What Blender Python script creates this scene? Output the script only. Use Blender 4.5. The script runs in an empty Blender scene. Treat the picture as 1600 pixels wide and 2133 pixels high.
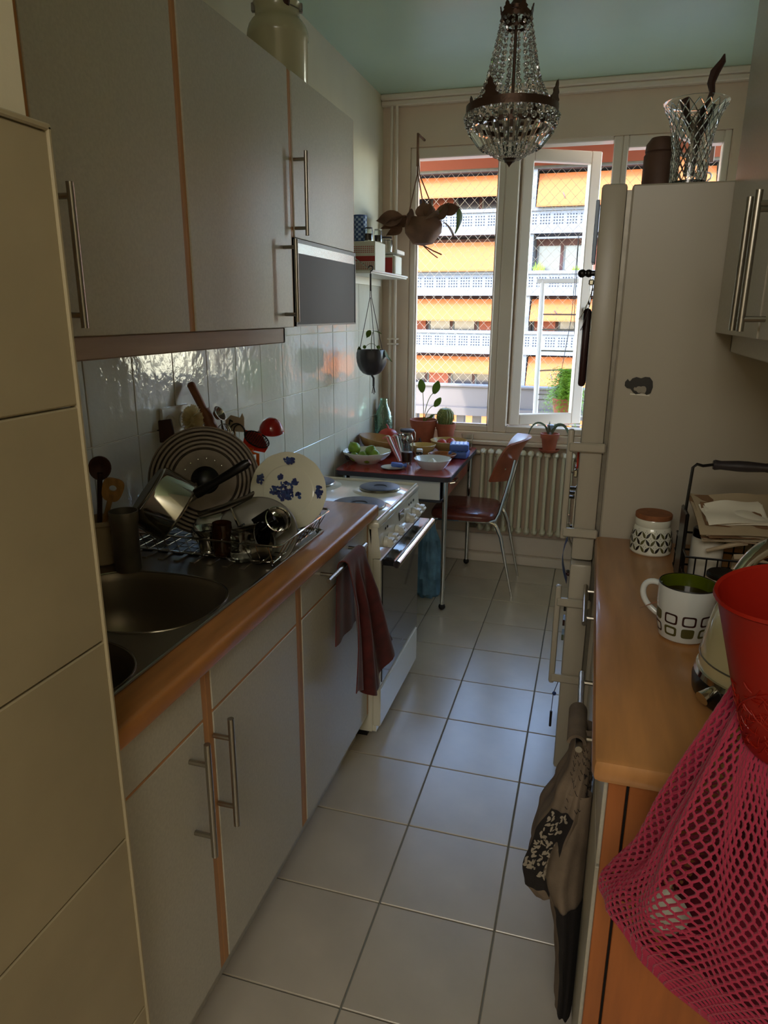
import bpy, bmesh, math, random
from mathutils import Vector, Matrix
random.seed(7)
PI = math.pi
sc = bpy.context.scene
COL = sc.collection

# ------------------------------------------------------------------ camera
yaw, pit, rol = -0.284829173, -0.278223743, 0.00694328
cy_, sy_, cp_, sp_ = math.cos(yaw), math.sin(yaw), math.cos(pit), math.sin(pit)
fw = Vector((sy_*cp_, cy_*cp_, sp_)); rt = Vector((cy_, -sy_, 0)); up = rt.cross(fw)
r2 = rt*math.cos(rol) + up*math.sin(rol); u2 = up*math.cos(rol) - rt*math.sin(rol)
cam = bpy.data.cameras.new('camera'); camo = bpy.data.objects.new('camera', cam); COL.objects.link(camo)
M3 = Matrix((r2, u2, -fw)).transposed()
camo.matrix_world = Matrix.Translation((0.41894, -1.11404, 1.4839)) @ M3.to_4x4()
cam.sensor_fit = 'VERTICAL'; cam.sensor_height = 36.0; cam.lens = 36.0*1453.73/2133
cam.clip_start = 0.02; cam.clip_end = 300
sc.camera = camo

# ------------------------------------------------------------------ world, sun, fill light, exposure
w = bpy.data.worlds.new('sky'); sc.world = w; w.use_nodes = True
nt = w.node_tree; bg = nt.nodes['Background']
sk = nt.nodes.new('ShaderNodeTexSky'); sk.sky_type = 'NISHITA'; sk.sun_disc = False
sk.sun_elevation = math.radians(48); sk.sun_rotation = math.radians(200); sk.air_density = 1.0; sk.dust_density = 0.6
nt.links.new(sk.outputs[0], bg.inputs[0]); bg.inputs[1].default_value = 0.66
sl = bpy.data.lights.new('sun', 'SUN'); sl.energy = 1.45; sl.angle = math.radians(0.6); sl.color = (1.0, .93, .83)
so = bpy.data.objects.new('sun', sl); COL.objects.link(so)
so.rotation_euler = Vector((-0.42, -1.0, 1.15)).to_track_quat('Z', 'Y').to_euler()
# added fill light behind the camera, brightens the room interior
def area(name, loc, rot, size, power, color, sy=None):
    a = bpy.data.lights.new(name, 'AREA'); a.shape = 'RECTANGLE'; a.size = size; a.size_y = sy or size
    a.energy = power; a.color = color
    o = bpy.data.objects.new(name, a); COL.objects.link(o); o.location = loc; o.rotation_euler = rot
    return o
area('rear_fill', (0.3, -2.55, 2.5), (math.radians(25), 0, 0), 1.2, 7.0, (1.0, .93, .84), .9)
pt = area('window_portal', (0.2, 3.19, 1.65), (math.radians(-90), 0, 0), 1.75, 1.0, (1, 1, 1), 1.7)
pt.data.cycles.is_portal = True
sc.view_settings.view_transform = 'Standard'; sc.view_settings.look = 'None'
sc.view_settings.gamma = 1.0; sc.view_settings.use_curve_mapping = False
sc.view_settings.exposure = 2.32
sc.cycles.max_bounces = 10; sc.cycles.diffuse_bounces = 6; sc.cycles.transparent_max_bounces = 24
sc.cycles.transmission_bounces = 8; sc.cycles.glossy_bounces = 5
sc.cycles.sample_clamp_indirect = 6.0; sc.cycles.caustics_refractive = False; sc.cycles.caustics_reflective = False
sc.cycles.use_denoising = True

# ------------------------------------------------------------------ materials
def lin(c):
    return tuple((v/12.92 if v <= .04045 else ((v+.055)/1.055)**2.4) for v in c) + (1.0,)
MATS = {}
def mat(name, c, rough=.5, metal=0.0, var=0.0, vscale=8, bump=0.0, bscale=40, trans=0.0, coat=0.0, ior=1.45,
        stretch=None, spec=.5, sheen=0.0, c2=None, emit=0.0, alpha=1.0, bdist=.002, transl=0.0):
    m = bpy.data.materials.new(name); m.use_nodes = True; n = m.node_tree; b = n.nodes['Principled BSDF']
    b.inputs['Base Color'].default_value = lin(c); b.inputs['Roughness'].default_value = rough
    b.inputs['Metallic'].default_value = metal; b.inputs['IOR'].default_value = ior
    b.inputs['Transmission Weight'].default_value = trans; b.inputs['Coat Weight'].default_value = coat
    b.inputs['Coat Roughness'].default_value = .34 if name == 'floor_tile' else .03; b.inputs['Specular IOR Level'].default_value = spec; b.inputs['Sheen Weight'].default_value = sheen
    if alpha < 1: b.inputs['Alpha'].default_value = alpha
    if var > 0 or bump > 0 or c2:
        tc = n.nodes.new('ShaderNodeTexCoord'); mp = n.nodes.new('ShaderNodeMapping')
        n.links.new(tc.outputs['Object'], mp.inputs[0])
        if stretch: mp.inputs['Scale'].default_value = stretch
    if var > 0 or c2:
        nz = n.nodes.new('ShaderNodeTexNoise'); nz.inputs['Scale'].default_value = vscale; nz.inputs['Detail'].default_value = 5
        n.links.new(mp.outputs[0], nz.inputs['Vector'])
        rp = n.nodes.new('ShaderNodeValToRGB'); rp.color_ramp.elements[0].position = .32; rp.color_ramp.elements[1].position = .68
        a = c2 if c2 else tuple(v*(1-var) for v in c); z = c if c2 else tuple(min(1, v*(1+var*.6)) for v in c)
        rp.color_ramp.elements[0].color = lin(a); rp.color_ramp.elements[1].color = lin(z)
        n.links.new(nz.outputs[0], rp.inputs[0]); n.links.new(rp.outputs[0], b.inputs['Base Color'])
    if bump > 0:
        nb = n.nodes.new('ShaderNodeTexNoise'); nb.inputs['Scale'].default_value = bscale; nb.inputs['Detail'].default_value = 3
        n.links.new(mp.outputs[0], nb.inputs['Vector'])
        bp = n.nodes.new('ShaderNodeBump'); bp.inputs['Strength'].default_value = bump; bp.inputs['Distance'].default_value = bdist
        n.links.new(nb.outputs[0], bp.inputs['Height']); n.links.new(bp.outputs[0], b.inputs['Normal'])
    if transl > 0:
        tr = n.nodes.new('ShaderNodeBsdfTranslucent'); tr.inputs[0].default_value = lin(c)
        mx = n.nodes.new('ShaderNodeMixShader'); mx.inputs[0].default_value = transl
        out = n.nodes['Material Output']
        n.links.new(b.outputs[0], mx.inputs[1]); n.links.new(tr.outputs[0], mx.inputs[2]); n.links.new(mx.outputs[0], out.inputs[0])
    MATS[name] = m; return m
def G(name): return MATS[name]
mat('window_wall_paint', (.84, .76, .68), .55, var=.03, vscale=3, bump=.15, bscale=90)
mat('leather', (.38, .28, .23), .6, var=.1, vscale=20)
mat('wall_paint', (.84, .81, .72), .55, var=.03, vscale=3, bump=.15, bscale=90)
mat('ceiling_paint', (.74, .83, .75), .38, var=.02, vscale=2, bump=.05, bscale=60)
mat('grout', (.50, .49, .45), .8)
mat('floor_tile', (.72, .675, .60), .30, spec=1.0, coat=.4, var=.05, vscale=6, bump=.06, bscale=25)
mat('wall_tile', (.80, .79, .73), .06, var=.02, vscale=4, bump=.5, bscale=26, coat=.3, bdist=.0035)
mat('pillar_tile', (.66, .61, .50), .32, var=.06, vscale=3.5, bump=.08, bscale=20)
mat('cabinet_white', (.75, .73, .675), .32, var=.035, vscale=160, bump=.05, bscale=300)
mat('cabinet_edge', (.74, .53, .34), .45, var=.12, vscale=14, stretch=(1, 1, .08))
mat('rail_wood', (.66, .57, .50), .45, var=.08, vscale=30, stretch=(1, .1, 1))
mat('worktop_wood', (.70, .47, .26), .30, var=.10, vscale=12, stretch=(3, .35, 1), coat=.15)
mat('worktop_pale', (.72, .51, .31), .30, var=.08, vscale=12, stretch=(3, .35, 1), coat=.15)
mat('beech', (.63, .37, .19), .42, var=.14, vscale=9, stretch=(3, 3, .3))
mat('dark_gap', (.05, .03, .02), .9)
mat('steel', (.62, .60, .56), .24, 1.0, bump=.03, bscale=200, stretch=(1, .1, 1))
mat('steel_handle', (.66, .64, .60), .30, 1.0)
mat('chrome', (.80, .80, .78), .08, 1.0)
mat('dull_steel', (.50, .48, .44), .42, .75, var=.06, vscale=30)
mat('sink_steel', (.52, .48, .42), .36, .78, bump=.04, bscale=150)
mat('glass_black', (.12, .12, .135), .12, coat=.5)
mat('hood_glass', (.14, .12, .12), .5, spec=.2)
mat('disc_grey', (.40, .36, .32), .42, .55, var=.06, vscale=30)
mat('enamel', (.86, .85, .79), .18, coat=.4)
mat('enamel_cream', (.72, .70, .58), .22, coat=.3)
mat('hotplate', (.20, .20, .22), .45, .4, bump=.05, bscale=200)
mat('fridge_white', (.70, .67, .61), .34)
mat('rubber', (.06, .055, .055), .6)
mat('plastic_black', (.045, .04, .04), .35)
mat('plastic_white', (.85, .84, .80), .35)
mat('window_frame', (.86, .81, .75), .3)
mat('window_glass', (.95, .97, .96), .0, trans=1.0, ior=1.0, alpha=.12, spec=.5)
mat('radiator_white', (.86, .84, .74), .35)
mat('formica_red', (.62, .22, .17), .22, var=.06, vscale=60, coat=.4)
mat('formica_edge', (.20, .18, .19), .4)
mat('vinyl_brown', (.42, .20, .15), .26, bump=.6, bscale=60, var=.1, vscale=20)
mat('plywood_red', (.58, .31, .20), .35, var=.1, vscale=10)
mat('terracotta', (.66, .37, .27), .75, var=.08, vscale=20)
mat('soil', (.20, .14, .10), .95, bump=.6, bscale=120)
mat('leaf', (.46, .54, .24), .45, var=.2, vscale=20, transl=.55)
mat('leaf_dark', (.40, .44, .34), .5, var=.2, vscale=20, transl=.2)
mat('leaf_brown', (.54, .40, .31), .6, var=.2, vscale=15, transl=.3)
mat('fern_green', (.46, .60, .16), .6, var=.2, vscale=30, transl=.3)
mat('cactus_green', (.42, .47, .25), .6, var=.15, vscale=30)
mat('spine', (.88, .80, .50), .5)
mat('crystal', (.98, .98, .96), .0, trans=.94, ior=1.68, coat=.5)
mat('bronze', (.31, .23, .18), .45, .6, bump=.4, bscale=90)
mat('glass_clear', (.96, .98, .97), .02, trans=1.0, ior=1.45)
mat('glass_cut', (.97, .98, .97), .02, trans=1.0, ior=1.5)
mat('glass_green', (.84, .97, .90), .03, trans=1.0, ior=1.45, bump=.8, bscale=55, bdist=.004)
mat('glass_amber', (.36, .22, .10), .05, trans=.8, ior=1.45)
mat('pumpkin', (.72, .22, .14), .35, var=.12, vscale=8)
mat('lime', (.46, .56, .16), .35, var=.12, vscale=10, bump=.2, bscale=150)
mat('avocado', (.14, .10, .09), .5)
mat('porcelain', (.86, .86, .80), .14, coat=.4)
mat('porcelain_cool', (.82, .84, .84), .14, coat=.4)
mat('bowl_grey', (.58, .57, .54), .2, coat=.3)
mat('bowl_yellow', (.76, .66, .42), .3)
mat('bowl_wood', (.62, .47, .28), .55, var=.15, vscale=12)
mat('bowl_brown', (.60, .36, .18), .3, var=.1, vscale=18)
mat('paper_white', (.90, .88, .82), .7)
mat('paper_beige', (.70, .63, .52), .8, var=.05, vscale=10)
mat('paper_brown', (.50, .38, .27), .8)
mat('ink_blue', (.16, .20, .42), .4)
mat('print_black', (.09, .08, .07), .4)
mat('print_olive', (.34, .33, .18), .4)
mat('print_maroon', (.20, .09, .08), .4)
mat('red_plastic', (.64, .13, .08), .34, transl=.3)
mat('red_enamel', (.60, .12, .10), .2, coat=.5)
mat('orange_plastic', (.90, .42, .05), .35, transl=.2)
mat('orange_red', (.80, .20, .08), .4)
mat('wood_dark', (.24, .13, .09), .6, var=.15, vscale=20, stretch=(4, 4, .5))
mat('wood_pale', (.66, .50, .30), .6, var=.12, vscale=20, stretch=(4, 4, .5))
mat('wood_mid', (.52, .32, .20), .55, var=.12, vscale=20)
mat('bristle', (.95, .90, .74), .8, transl=.35)
mat('towel_red', (.33, .10, .09), .9, var=.18, vscale=25, bump=.4, bscale=300, sheen=.2)
mat('towel_grey', (.46, .40, .34), .9, var=.16, vscale=12, bump=.3, bscale=300)
mat('towel_dark', (.12, .10, .10), .9, var=.15, vscale=12, bump=.3, bscale=300)
mat('towel_print', (.60, .56, .50), .9)
mat('cloth_pink', (.42, .07, .16), .9, var=.25, vscale=12)
mat('net_pink', (.60, .11, .24), .75, bump=.4, bscale=500, sheen=.2)
mat('bag_blue', (.40, .56, .66), .45, var=.2, vscale=14)
mat('box_blue', (.30, .42, .72), .5)
mat('tin_blue', (.20, .30, .52), .4)
mat('tin_pale', (.62, .70, .82), .4)
mat('cardboard', (.80, .78, .72), .7)
mat('box_red', (.62, .16, .14), .6)
mat('liquid', (.80, .62, .45), .3)
mat('tea', (.16, .08, .03), .15)
mat('green_glaze', (.30, .34, .05), .15, coat=.5)
mat('cork', (.55, .34, .20), .7, var=.1, vscale=40)
mat('kettle_cream', (.78, .76, .62), .16, coat=.6)
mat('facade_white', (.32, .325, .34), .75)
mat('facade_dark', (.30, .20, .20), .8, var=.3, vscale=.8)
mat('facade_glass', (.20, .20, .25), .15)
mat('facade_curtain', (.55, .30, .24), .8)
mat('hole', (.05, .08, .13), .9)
mat('awning', (.57, .31, .14), .8, transl=.2)
mat('awning_own', (.62, .36, .28), .8, transl=.5)
mat('parapet', (.40, .37, .36), .8, var=.03, vscale=3)
mat('net_wire', (.58, .52, .45), .6)
mat('rack_metal', (.78, .76, .74), .4)
mat('concrete', (.60, .58, .55), .9, var=.06, vscale=4)
mat('street', (.42, .42, .42), .9, var=.1, vscale=.3)
mat('sponge_blue', (.45, .60, .78), .8)
mat('candy_pink', (.80, .45, .42), .5)
mat('hood_band', (.66, .68, .68), .25, .8)

# ------------------------------------------------------------------ mesh helpers
def align(d):
    return Vector(d).normalized().to_track_quat('Z', 'Y').to_matrix().to_4x4()
def T(x, y=0, z=0): return Matrix.Translation((x, y, z))
def RX(a): return Matrix.Rotation(a, 4, 'X')
def RY(a): return Matrix.Rotation(a, 4, 'Y')
def RZ(a): return Matrix.Rotation(a, 4, 'Z')
class MB:
    def __init__(s): s.v = []; s.f = []
    def add(s, vs, fs, m=None):
        o = len(s.v)
        s.v += [tuple(m @ Vector(p)) if m is not None else tuple(p) for p in vs]
        s.f += [tuple(i+o for i in f) for f in fs]; return s
    def box(s, a, b, bev=0.0, m=None, seg=1):
        x0, y0, z0 = [min(a[i], b[i]) for i in range(3)]; x1, y1, z1 = [max(a[i], b[i]) for i in range(3)]
        if bev <= 0:
            vs = [(x, y, z) for z in (z0, z1) for y in (y0, y1) for x in (x0, x1)]
            return s.add(vs, [(0, 2, 3, 1), (4, 5, 7, 6), (0, 1, 5, 4), (2, 6, 7, 3), (0, 4, 6, 2), (1, 3, 7, 5)], m)
        bm = bmesh.new(); bmesh.ops.create_cube(bm, size=1)
        for v in bm.verts: v.co = Vector(((x0+x1)/2+v.co.x*(x1-x0), (y0+y1)/2+v.co.y*(y1-y0), (z0+z1)/2+v.co.z*(z1-z0)))
        bev = min(bev, .49*min(x1-x0, y1-y0, z1-z0))
        bmesh.ops.bevel(bm, geom=bm.edges[:], offset=bev, segments=seg, profile=.5, affect='EDGES')
        bm.verts.index_update()
        s.add([v.co[:] for v in bm.verts], [tuple(v.index for v in f.verts) for f in bm.faces], m); bm.free(); return s
    def tube(s, pts, r, n=8, closed=False, m=None, cap=True):
        P = [Vector(p) for p in pts]; k = len(P); rs = r if isinstance(r, (list, tuple)) else [r]*k
        tang = []
        for i in range(k):
            if closed: t = P[(i+1) % k]-P[i-1]
            else: t = P[min(i+1, k-1)]-P[max(i-1, 0)]
            tang.append(t.normalized() if t.length > 1e-9 else Vector((0, 0, 1)))
        u = tang[0].orthogonal().normalized(); vs = []; fs = []
        for i in range(k):
            if i: 
                u = u - tang[i]*u.dot(tang[i])
                u = u.normalized() if u.length > 1e-6 else tang[i].orthogonal().normalized()
            w2 = tang[i].cross(u)
            for j in range(n):
                a = 2*PI*j/n; vs.append(P[i]+(u*math.cos(a)+w2*math.sin(a))*rs[i])
        for i in range(k if closed else k-1):
            for j in range(n):
                a = i*n+j; b = i*n+(j+1) % n; c = ((i+1) % k)*n+(j+1) % n; d = ((i+1) % k)*n+j
                fs.append((a, b, c, d))
        if cap and not closed: fs.append(tuple(range(n-1, -1, -1))); fs.append(tuple((k-1)*n+j for j in range(n)))
        return s.add(vs, fs, m)
    def lathe(s, prof, n=28, m=None, a0=0, a1=2*PI, wob=None):
        full = abs(a1-a0-2*PI) < 1e-6; vs = []; fs = []; k = len(prof); nn = n if full else n+1
        for j in range(nn):
            a = a0+(a1-a0)*j/n; c = math.cos(a); sn = math.sin(a)
            for i, (r, z) in enumerate(prof):
                q = wob(a, i, r, z) if wob else (r, z)
                vs.append((q[0]*c, q[0]*sn, q[1]))
        for j in range(n):
            j2 = (j+1) % nn
            for i in range(k-1):
                fs.append((j*k+i, j2*k+i, j2*k+i+1, j*k+i+1))
        if full:
            if prof[0][0] > 1e-6 and False: pass
        return s.add(vs, fs, m)
    def cyl(s, r, z0, z1, n=20, m=None, bev=0.0):
        p = [(0, z0), (r-bev, z0)] + ([(r, z0+bev), (r, z1-bev)] if bev else [(r, z1)]) + ([(r-bev, z1)] if bev else []) + [(0, z1)]
        return s.lathe(p, n, m)
    def sphere(s, c, r, n=16, sc=(1, 1, 1), m=None):
        k = max(4, n//2)
        prof = [(math.sin(PI*i/k), -math.cos(PI*i/k)) for i in range(k+1)]
        mm = T(*c) @ Matrix.Diagonal((r*sc[0], r*sc[1], r*sc[2], 1))
        return s.lathe(prof, n, (m @ mm) if m is not None else mm)
    def prism(s, pts, z0, z1, m=None):
        k = len(pts); vs = [(x, y, z0) for x, y in pts]+[(x, y, z1) for x, y in pts]
        fs = [tuple(range(k-1, -1, -1)), tuple(range(k, 2*k))]+[(i, (i+1) % k, k+(i+1) % k, k+i) for i in range(k)]
        return s.add(vs, fs, m)
    def sheet(s, fn, nu, nv, th=0.0, m=None):
        g = [[Vector(fn(i/nu, j/nv)) for j in range(nv+1)] for i in range(nu+1)]
        vs = []; fs = []; W = nv+1
        def nrm(i, j):
            a = g[min(i+1, nu)][j]-g[max(i-1, 0)][j]; b = g[i][min(j+1, nv)]-g[i][max(j-1, 0)]
            q = a.cross(b); return q.normalized() if q.length > 1e-12 else Vector((0, 0, 1))
        for i in range(nu+1):
            for j in range(nv+1): vs.append(g[i][j])
        for i in range(nu):
            for j in range(nv): fs.append((i*W+j, (i+1)*W+j, (i+1)*W+j+1, i*W+j+1))
        if th > 0:
            o = len(vs)
            for i in range(nu+1):
                for j in range(nv+1): vs.append(g[i][j]-nrm(i, j)*th)
            for i in range(nu):
                for j in range(nv): fs.append((o+i*W+j+1, o+(i+1)*W+j+1, o+(i+1)*W+j, o+i*W+j))
            ring = [(i, 0) for i in range(nu+1)]+[(nu, j) for j in range(1, nv+1)]+[(i, nv) for i in range(nu-1, -1, -1)]+[(0, j) for j in range(nv-1, 0, -1)]
            for a, b in zip(ring, ring[1:]+ring[:1]):
                ia = a[0]*W+a[1]; ib = b[0]*W+b[1]; fs.append((ib, ia, o+ia, o+ib))
        return s.add(vs, fs, m)
def rloc(o):
    M = Matrix.Identity(4); 
    while o is not None:
        M = (T(*o.location) @ o.rotation_euler.to_matrix().to_4x4()) @ M; o = o.parent
    return M
def mesh_of(name, mb, m, smooth=35):
    me = bpy.data.meshes.new(name); me.from_pydata(mb.v, [], mb.f); me.validate()
    bm = bmesh.new(); bm.from_mesh(me); bmesh.ops.remove_doubles(bm, verts=bm.verts, dist=1e-6)
    bmesh.ops.recalc_face_normals(bm, faces=bm.faces); bm.to_mesh(me); bm.free()
    if smooth:
        me.polygons.foreach_set('use_smooth', [True]*len(me.polygons)); me.set_sharp_from_angle(angle=math.radians(smooth))
    me.materials.append(G(m)); return me
def obj(name, mb, m, parent=None, world=False, smooth=35, loc=None, rot=None, kind=None, label=None):
    if world and parent is not None:
        inv = rloc(parent).inverted(); mb.v = [tuple(inv @ Vector(p)) for p in mb.v]
    o = bpy.data.objects.new(name, mesh_of(name, mb, m, smooth)); COL.objects.link(o); o.parent = parent
    if loc is not None: o.location = loc
    if rot is not None: o.rotation_euler = rot
    if kind: o['kind'] = kind
    if label: o['label'] = label
    return o
def inst(name, me, parent=None, loc=(0, 0, 0), rot=(0, 0, 0), scale=None):
    o = bpy.data.objects.new(name, me); COL.objects.link(o); o.parent = parent; o.location = loc; o.rotation_euler = rot
    if scale: o.scale = scale
    return o
def tag(o, label, cat, group=None):
    o['label'] = label; o['category'] = cat
    if group: o['group'] = group
    return o
def thing(name, label, cat, loc=(0, 0, 0), rz=0, group=None, rot=None):
    o = bpy.data.objects.new(name, None); COL.objects.link(o); o.empty_display_size = .05
    o.location = loc; o.rotation_euler = rot if rot else (0, 0, rz); return tag(o, label, cat, group)
def struct(name, mb, m, smooth=0, parent=None):
    o = obj(name, mb, m, parent, smooth=smooth)
    if parent is None: o['kind'] = 'structure'
    return o
def copy_tree(o, parent=None):
    c = o.copy(); COL.objects.link(c); c.parent = parent
    for ch in list(o.children): copy_tree(ch, c)
    return c
def euler_to(d):  # rotation that sends +Z to d
    return Vector(d).normalized().to_track_quat('Z', 'Y').to_euler()
def arc(c, r, a0, a1, n, plane='xz'):
    out = []
    for i in range(n+1):
        a = a0+(a1-a0)*i/n; p = [c[0], c[1], c[2]]
        ia, ib = {'xz': (0, 2), 'xy': (0, 1), 'yz': (1, 2)}[plane]
        p[ia] += r*math.cos(a); p[ib] += r*math.sin(a); out.append(tuple(p))
    return out
def bez(p0, p1, p2, p3, n=12):
    p0, p1, p2, p3 = map(Vector, (p0, p1, p2, p3)); out = []
    for i in range(n+1):
        t = i/n; out.append(p0*(1-t)**3+p1*3*t*(1-t)**2+p2*3*t*t*(1-t)+p3*t**3)
    return out

# ------------------------------------------------------------------ ROOM
XL, XR, YB, ZC = -.82, 1.08, 3.05, 2.63
floor = struct('floor', MB().box((-1.2, -3.0, -.12), (1.3, 3.06, -.006)), 'grout')
tm = mesh_of('tile', MB().box((.002, .002, -.006), (.298, .298, 0), .0015), 'floor_tile', 30)
for i in range(-3, 4):
    for j in range(-7, 11):
        x0 = i*.3; y0 = j*.3
        if x0 < -.9 or x0 > 1.0: continue
        if x0 < -.35 and j < 3 and x0 < -.65: continue
        inst('tile', tm, floor, (x0, y0, random.uniform(-.0004, .0004)))
struct('ceiling', MB().box((-1.2, -3.0, ZC), (1.3, 3.2, ZC+.12)), 'ceiling_paint')
wl = struct('wall_left', MB().box((XL-.12, -3.0, 0), (XL, 3.2, ZC)), 'wall_paint')
twm = mesh_of('tile', MB().box((0, .0015, .0015), (.006, .1985, .2485), .0012), 'wall_tile', 30)
for j in range(-2, 15):
    for k in range(6):
        z0 = .14+.25*k; y0 = -.01+.2*j
        if z0 > 1.42: continue
        if z0 < .6 and y0 < 1.5: continue
        inst('tile', twm, wl, (XL-.001+random.uniform(-.0003, .0003), y0, z0), (random.uniform(-.002, .002), 0, random.uniform(-.003, .003)))
struct('wall_right', MB().box((XR, -3.0, 0), (XR+.12, 3.2, ZC)), 'wall_paint')
struct('wall_hall', MB().box((-1.2, -3.1, 0), (1.3, -3.0, ZC)), 'wall_paint')
# tiled return wall on the left, in front of the cabinets
pl = struct('wall_return', MB().box((-.82, -1.9, 0), (-.223, -.374, ZC), .006), 'wall_paint')
pz = [0.0, .037, .364, .701, 1.035, 1.366, 1.684]
ptm = {}
for k in range(len(pz)-1):
    for j in range(4):
        y1 = -.361-j*.325-(0 if j == 0 else 0)
        hh = pz[k+1]-pz[k]
        obj('tile', MB().box((-.224, y1-.323, pz[k]+.0012), (-.212, y1, pz[k+1]-.0012), .002), 'pillar_tile', pl)
obj('edge_trim', MB().box((-.2235, -.364, 0), (-.209, -.357, 1.690), .002).box((-.2235, -1.66, 1.684), (-.209, -.357, 1.692), .002), 'pillar_tile', pl)
# window wall: openings 1 (x -.625..-.162) 2 (-.05...426) 3 (.5...95)
wb = MB()
Z0, Z1 = .83, 2.35
wb.box((XL, YB, 0), (-.66, 3.2, ZC)).box((-.66, YB, 0), (1.08, 3.2, .80)).box((-.66, YB, 2.37), (1.08, 3.2, ZC)).box((.985, YB, .80), (1.08, 3.2, 2.37))
struct('wall_back', wb, 'window_wall_paint')
struct('trim_1', MB().box((XL, 3.005, 2.572), (XR, YB, 2.60), .006).box((XL, 2.99, 2.60), (XR, YB, ZC), .006), 'window_frame', 35)
struct('baseboard_back', MB().box((XL, 2.985, 0), (XR, YB, .055), .004).box((XL, 3.02, .055), (XR, YB, .17), .004), 'window_frame', 35)
struct('baseboard_left', MB().box((XL, 1.56, 0), (XL+.012, 2.98, .06), .003), 'window_frame', 35)
wf = struct('window_1', MB().box((-.66, 3.06, .80), (-.625, 3.14, 2.37), .004).box((-.162, 3.06, .80), (-.125, 3.14, 2.37), .004)
            .box((-.625, 3.06, .80), (-.162, 3.14, .835), .004).box((-.625, 3.06, 2.313), (-.162, 3.14, 2.37), .004)
            .box((-.63, 3.072, .835), (-.617, 3.10, 2.32)).box((-.17, 3.072, .835), (-.155, 3.10, 2.32)).box((-.62, 3.072, .83), (-.16, 3.10, .843)), 'window_frame', 35)
obj('pane', MB().box((-.625, 3.09, .835), (-.162, 3.096, 2.313)), 'window_glass', wf, smooth=0)
wf = struct('window_2', MB().box((-.125, 3.055, .80), (-.05, 3.15, 2.37), .005).box((.426, 3.055, .80), (.47, 3.15, 2.37), .005)
            .box((-.05, 3.055, .80), (.426, 3.15, .838), .004).box((-.05, 3.06, 2.35), (.426, 3.15, 2.375), .004), 'window_frame', 35)
# casement sash, opened outwards, hinged at the mullion
sa = math.atan2(.26, .36); sash = MB(); SW = .455
sash.box((0, -.025, .842), (.062, .025, 2.345), .005).box((SW-.062, -.025, .842), (SW, .025, 2.345), .005)
sash.box((.06, -.025, .842), (SW-.06, .025, .905), .005).box((.06, -.025, 2.282), (SW-.06, .025, 2.345), .005)
Msash = T(-.045, 3.105, 0) @ RZ(math.radians(27))
s2 = MB(); s2.add(sash.v, sash.f, Msash); so_ = obj('sash', s2, 'window_frame', wf)
obj('pane', MB().box((.06, -.003, .90), (SW-.06, .003, 2.285), 0, Msash), 'window_glass', so_, smooth=0)
obj('window_handle', MB().box((SW-.045, -.05, 1.45), (SW-.02, -.025, 1.52), .004, Msash).box((SW-.042, -.062, 1.36), (SW-.024, -.048, 1.50), .005, Msash), 'steel_handle', so_)
obj('window_stay', MB().tube([(0.315, 3.31, 2.30), (.34, 3.31, 2.30), (.345, 3.31, 2.295)], .003, 6), 'steel_handle', so_)
wf = struct('window_3', MB().box((.47, 3.06, .80), (.50, 3.14, 2.37), .004).box((.95, 3.06, .80), (.985, 3.14, 2.37), .004)
            .box((.50, 3.06, .80), (.95, 3.14, .835), .004).box((.50, 3.06, 2.312), (.95, 3.14, 2.37), .004), 'window_frame', 35)
obj('pane', MB().box((.50, 3.09, .835), (.95, 3.096, 2.312)), 'window_glass', wf, smooth=0)
struct('trim_2', MB().box((-.70, 2.985, .733), (XR, YB, .755), .004).box((-.70, 3.03, .755), (XR, YB, .80), .003), 'window_frame', 35)

# pipes in the corner
pp = thing('heating_pipe', 'pair of thin white vertical pipes in the corner left of the window', 'pipe', (-.74, 3.0, 0))
obj('pipe', MB().tube([(-.757, 3.005, 0), (-.757, 3.005, 2.57)], .0085, 10), 'window_frame', pp, world=True)
obj('pipe', MB().tube([(-.728, 3.005, 0), (-.728, 3.005, 2.57)], .0085, 10), 'window_frame', pp, world=True)
for z in (1.30, 1.33):
    obj('pipe_clip', MB().box((-.772, 2.99, z), (-.713, 3.05, z+.008), .002), 'window_frame', pp, world=True)

# ------------------------------------------------------------------ OUTSIDE
F = 34.0; KF = 35.114/29.114
def zf(z): return 1.484+(z-1.484)*KF
def xf(x): return .419+(x-.419)*KF
bl = thing('apartment_building', 'pale apartment block across the street with perforated balconies and orange awnings', 'building', (2, F, -12))
def bpart(name, mb, m, **k): return obj(name, mb, m, bl, world=True, **k)
pitch = 2.275; BX0, BX1 = xf(-16), xf(16)
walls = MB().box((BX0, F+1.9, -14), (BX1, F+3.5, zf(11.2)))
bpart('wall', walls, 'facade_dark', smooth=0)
holes = MB()
floors = [-6.935, -4.66, -2.385, -.11, 2.165, 4.44, 6.715]
divs = [-15.0, -8.95, -2.4, 4.1, 10.5]
for fi, zb in enumerate(floors):
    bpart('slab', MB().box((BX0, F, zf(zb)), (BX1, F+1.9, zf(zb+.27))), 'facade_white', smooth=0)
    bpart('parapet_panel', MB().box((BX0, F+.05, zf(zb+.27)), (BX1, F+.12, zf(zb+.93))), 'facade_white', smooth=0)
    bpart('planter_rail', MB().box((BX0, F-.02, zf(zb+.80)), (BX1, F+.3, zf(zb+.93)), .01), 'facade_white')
    x = BX0+.1
    if fi > 1:
        while x < BX1-.5:
            for a in range(4):
                for b in range(4):
                    xx = x+a*.125; zz = zf(zb+.33)+b*.125
                    holes.add([(xx, F+.045, zz), (xx+.058, F+.045, zz), (xx+.058, F+.045, zz+.058), (xx, F+.045, zz+.058)], [(0, 1, 2, 3)])
            x += .60
ho = bpart('perforations', holes, 'hole', smooth=0, kind='stuff')
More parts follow.
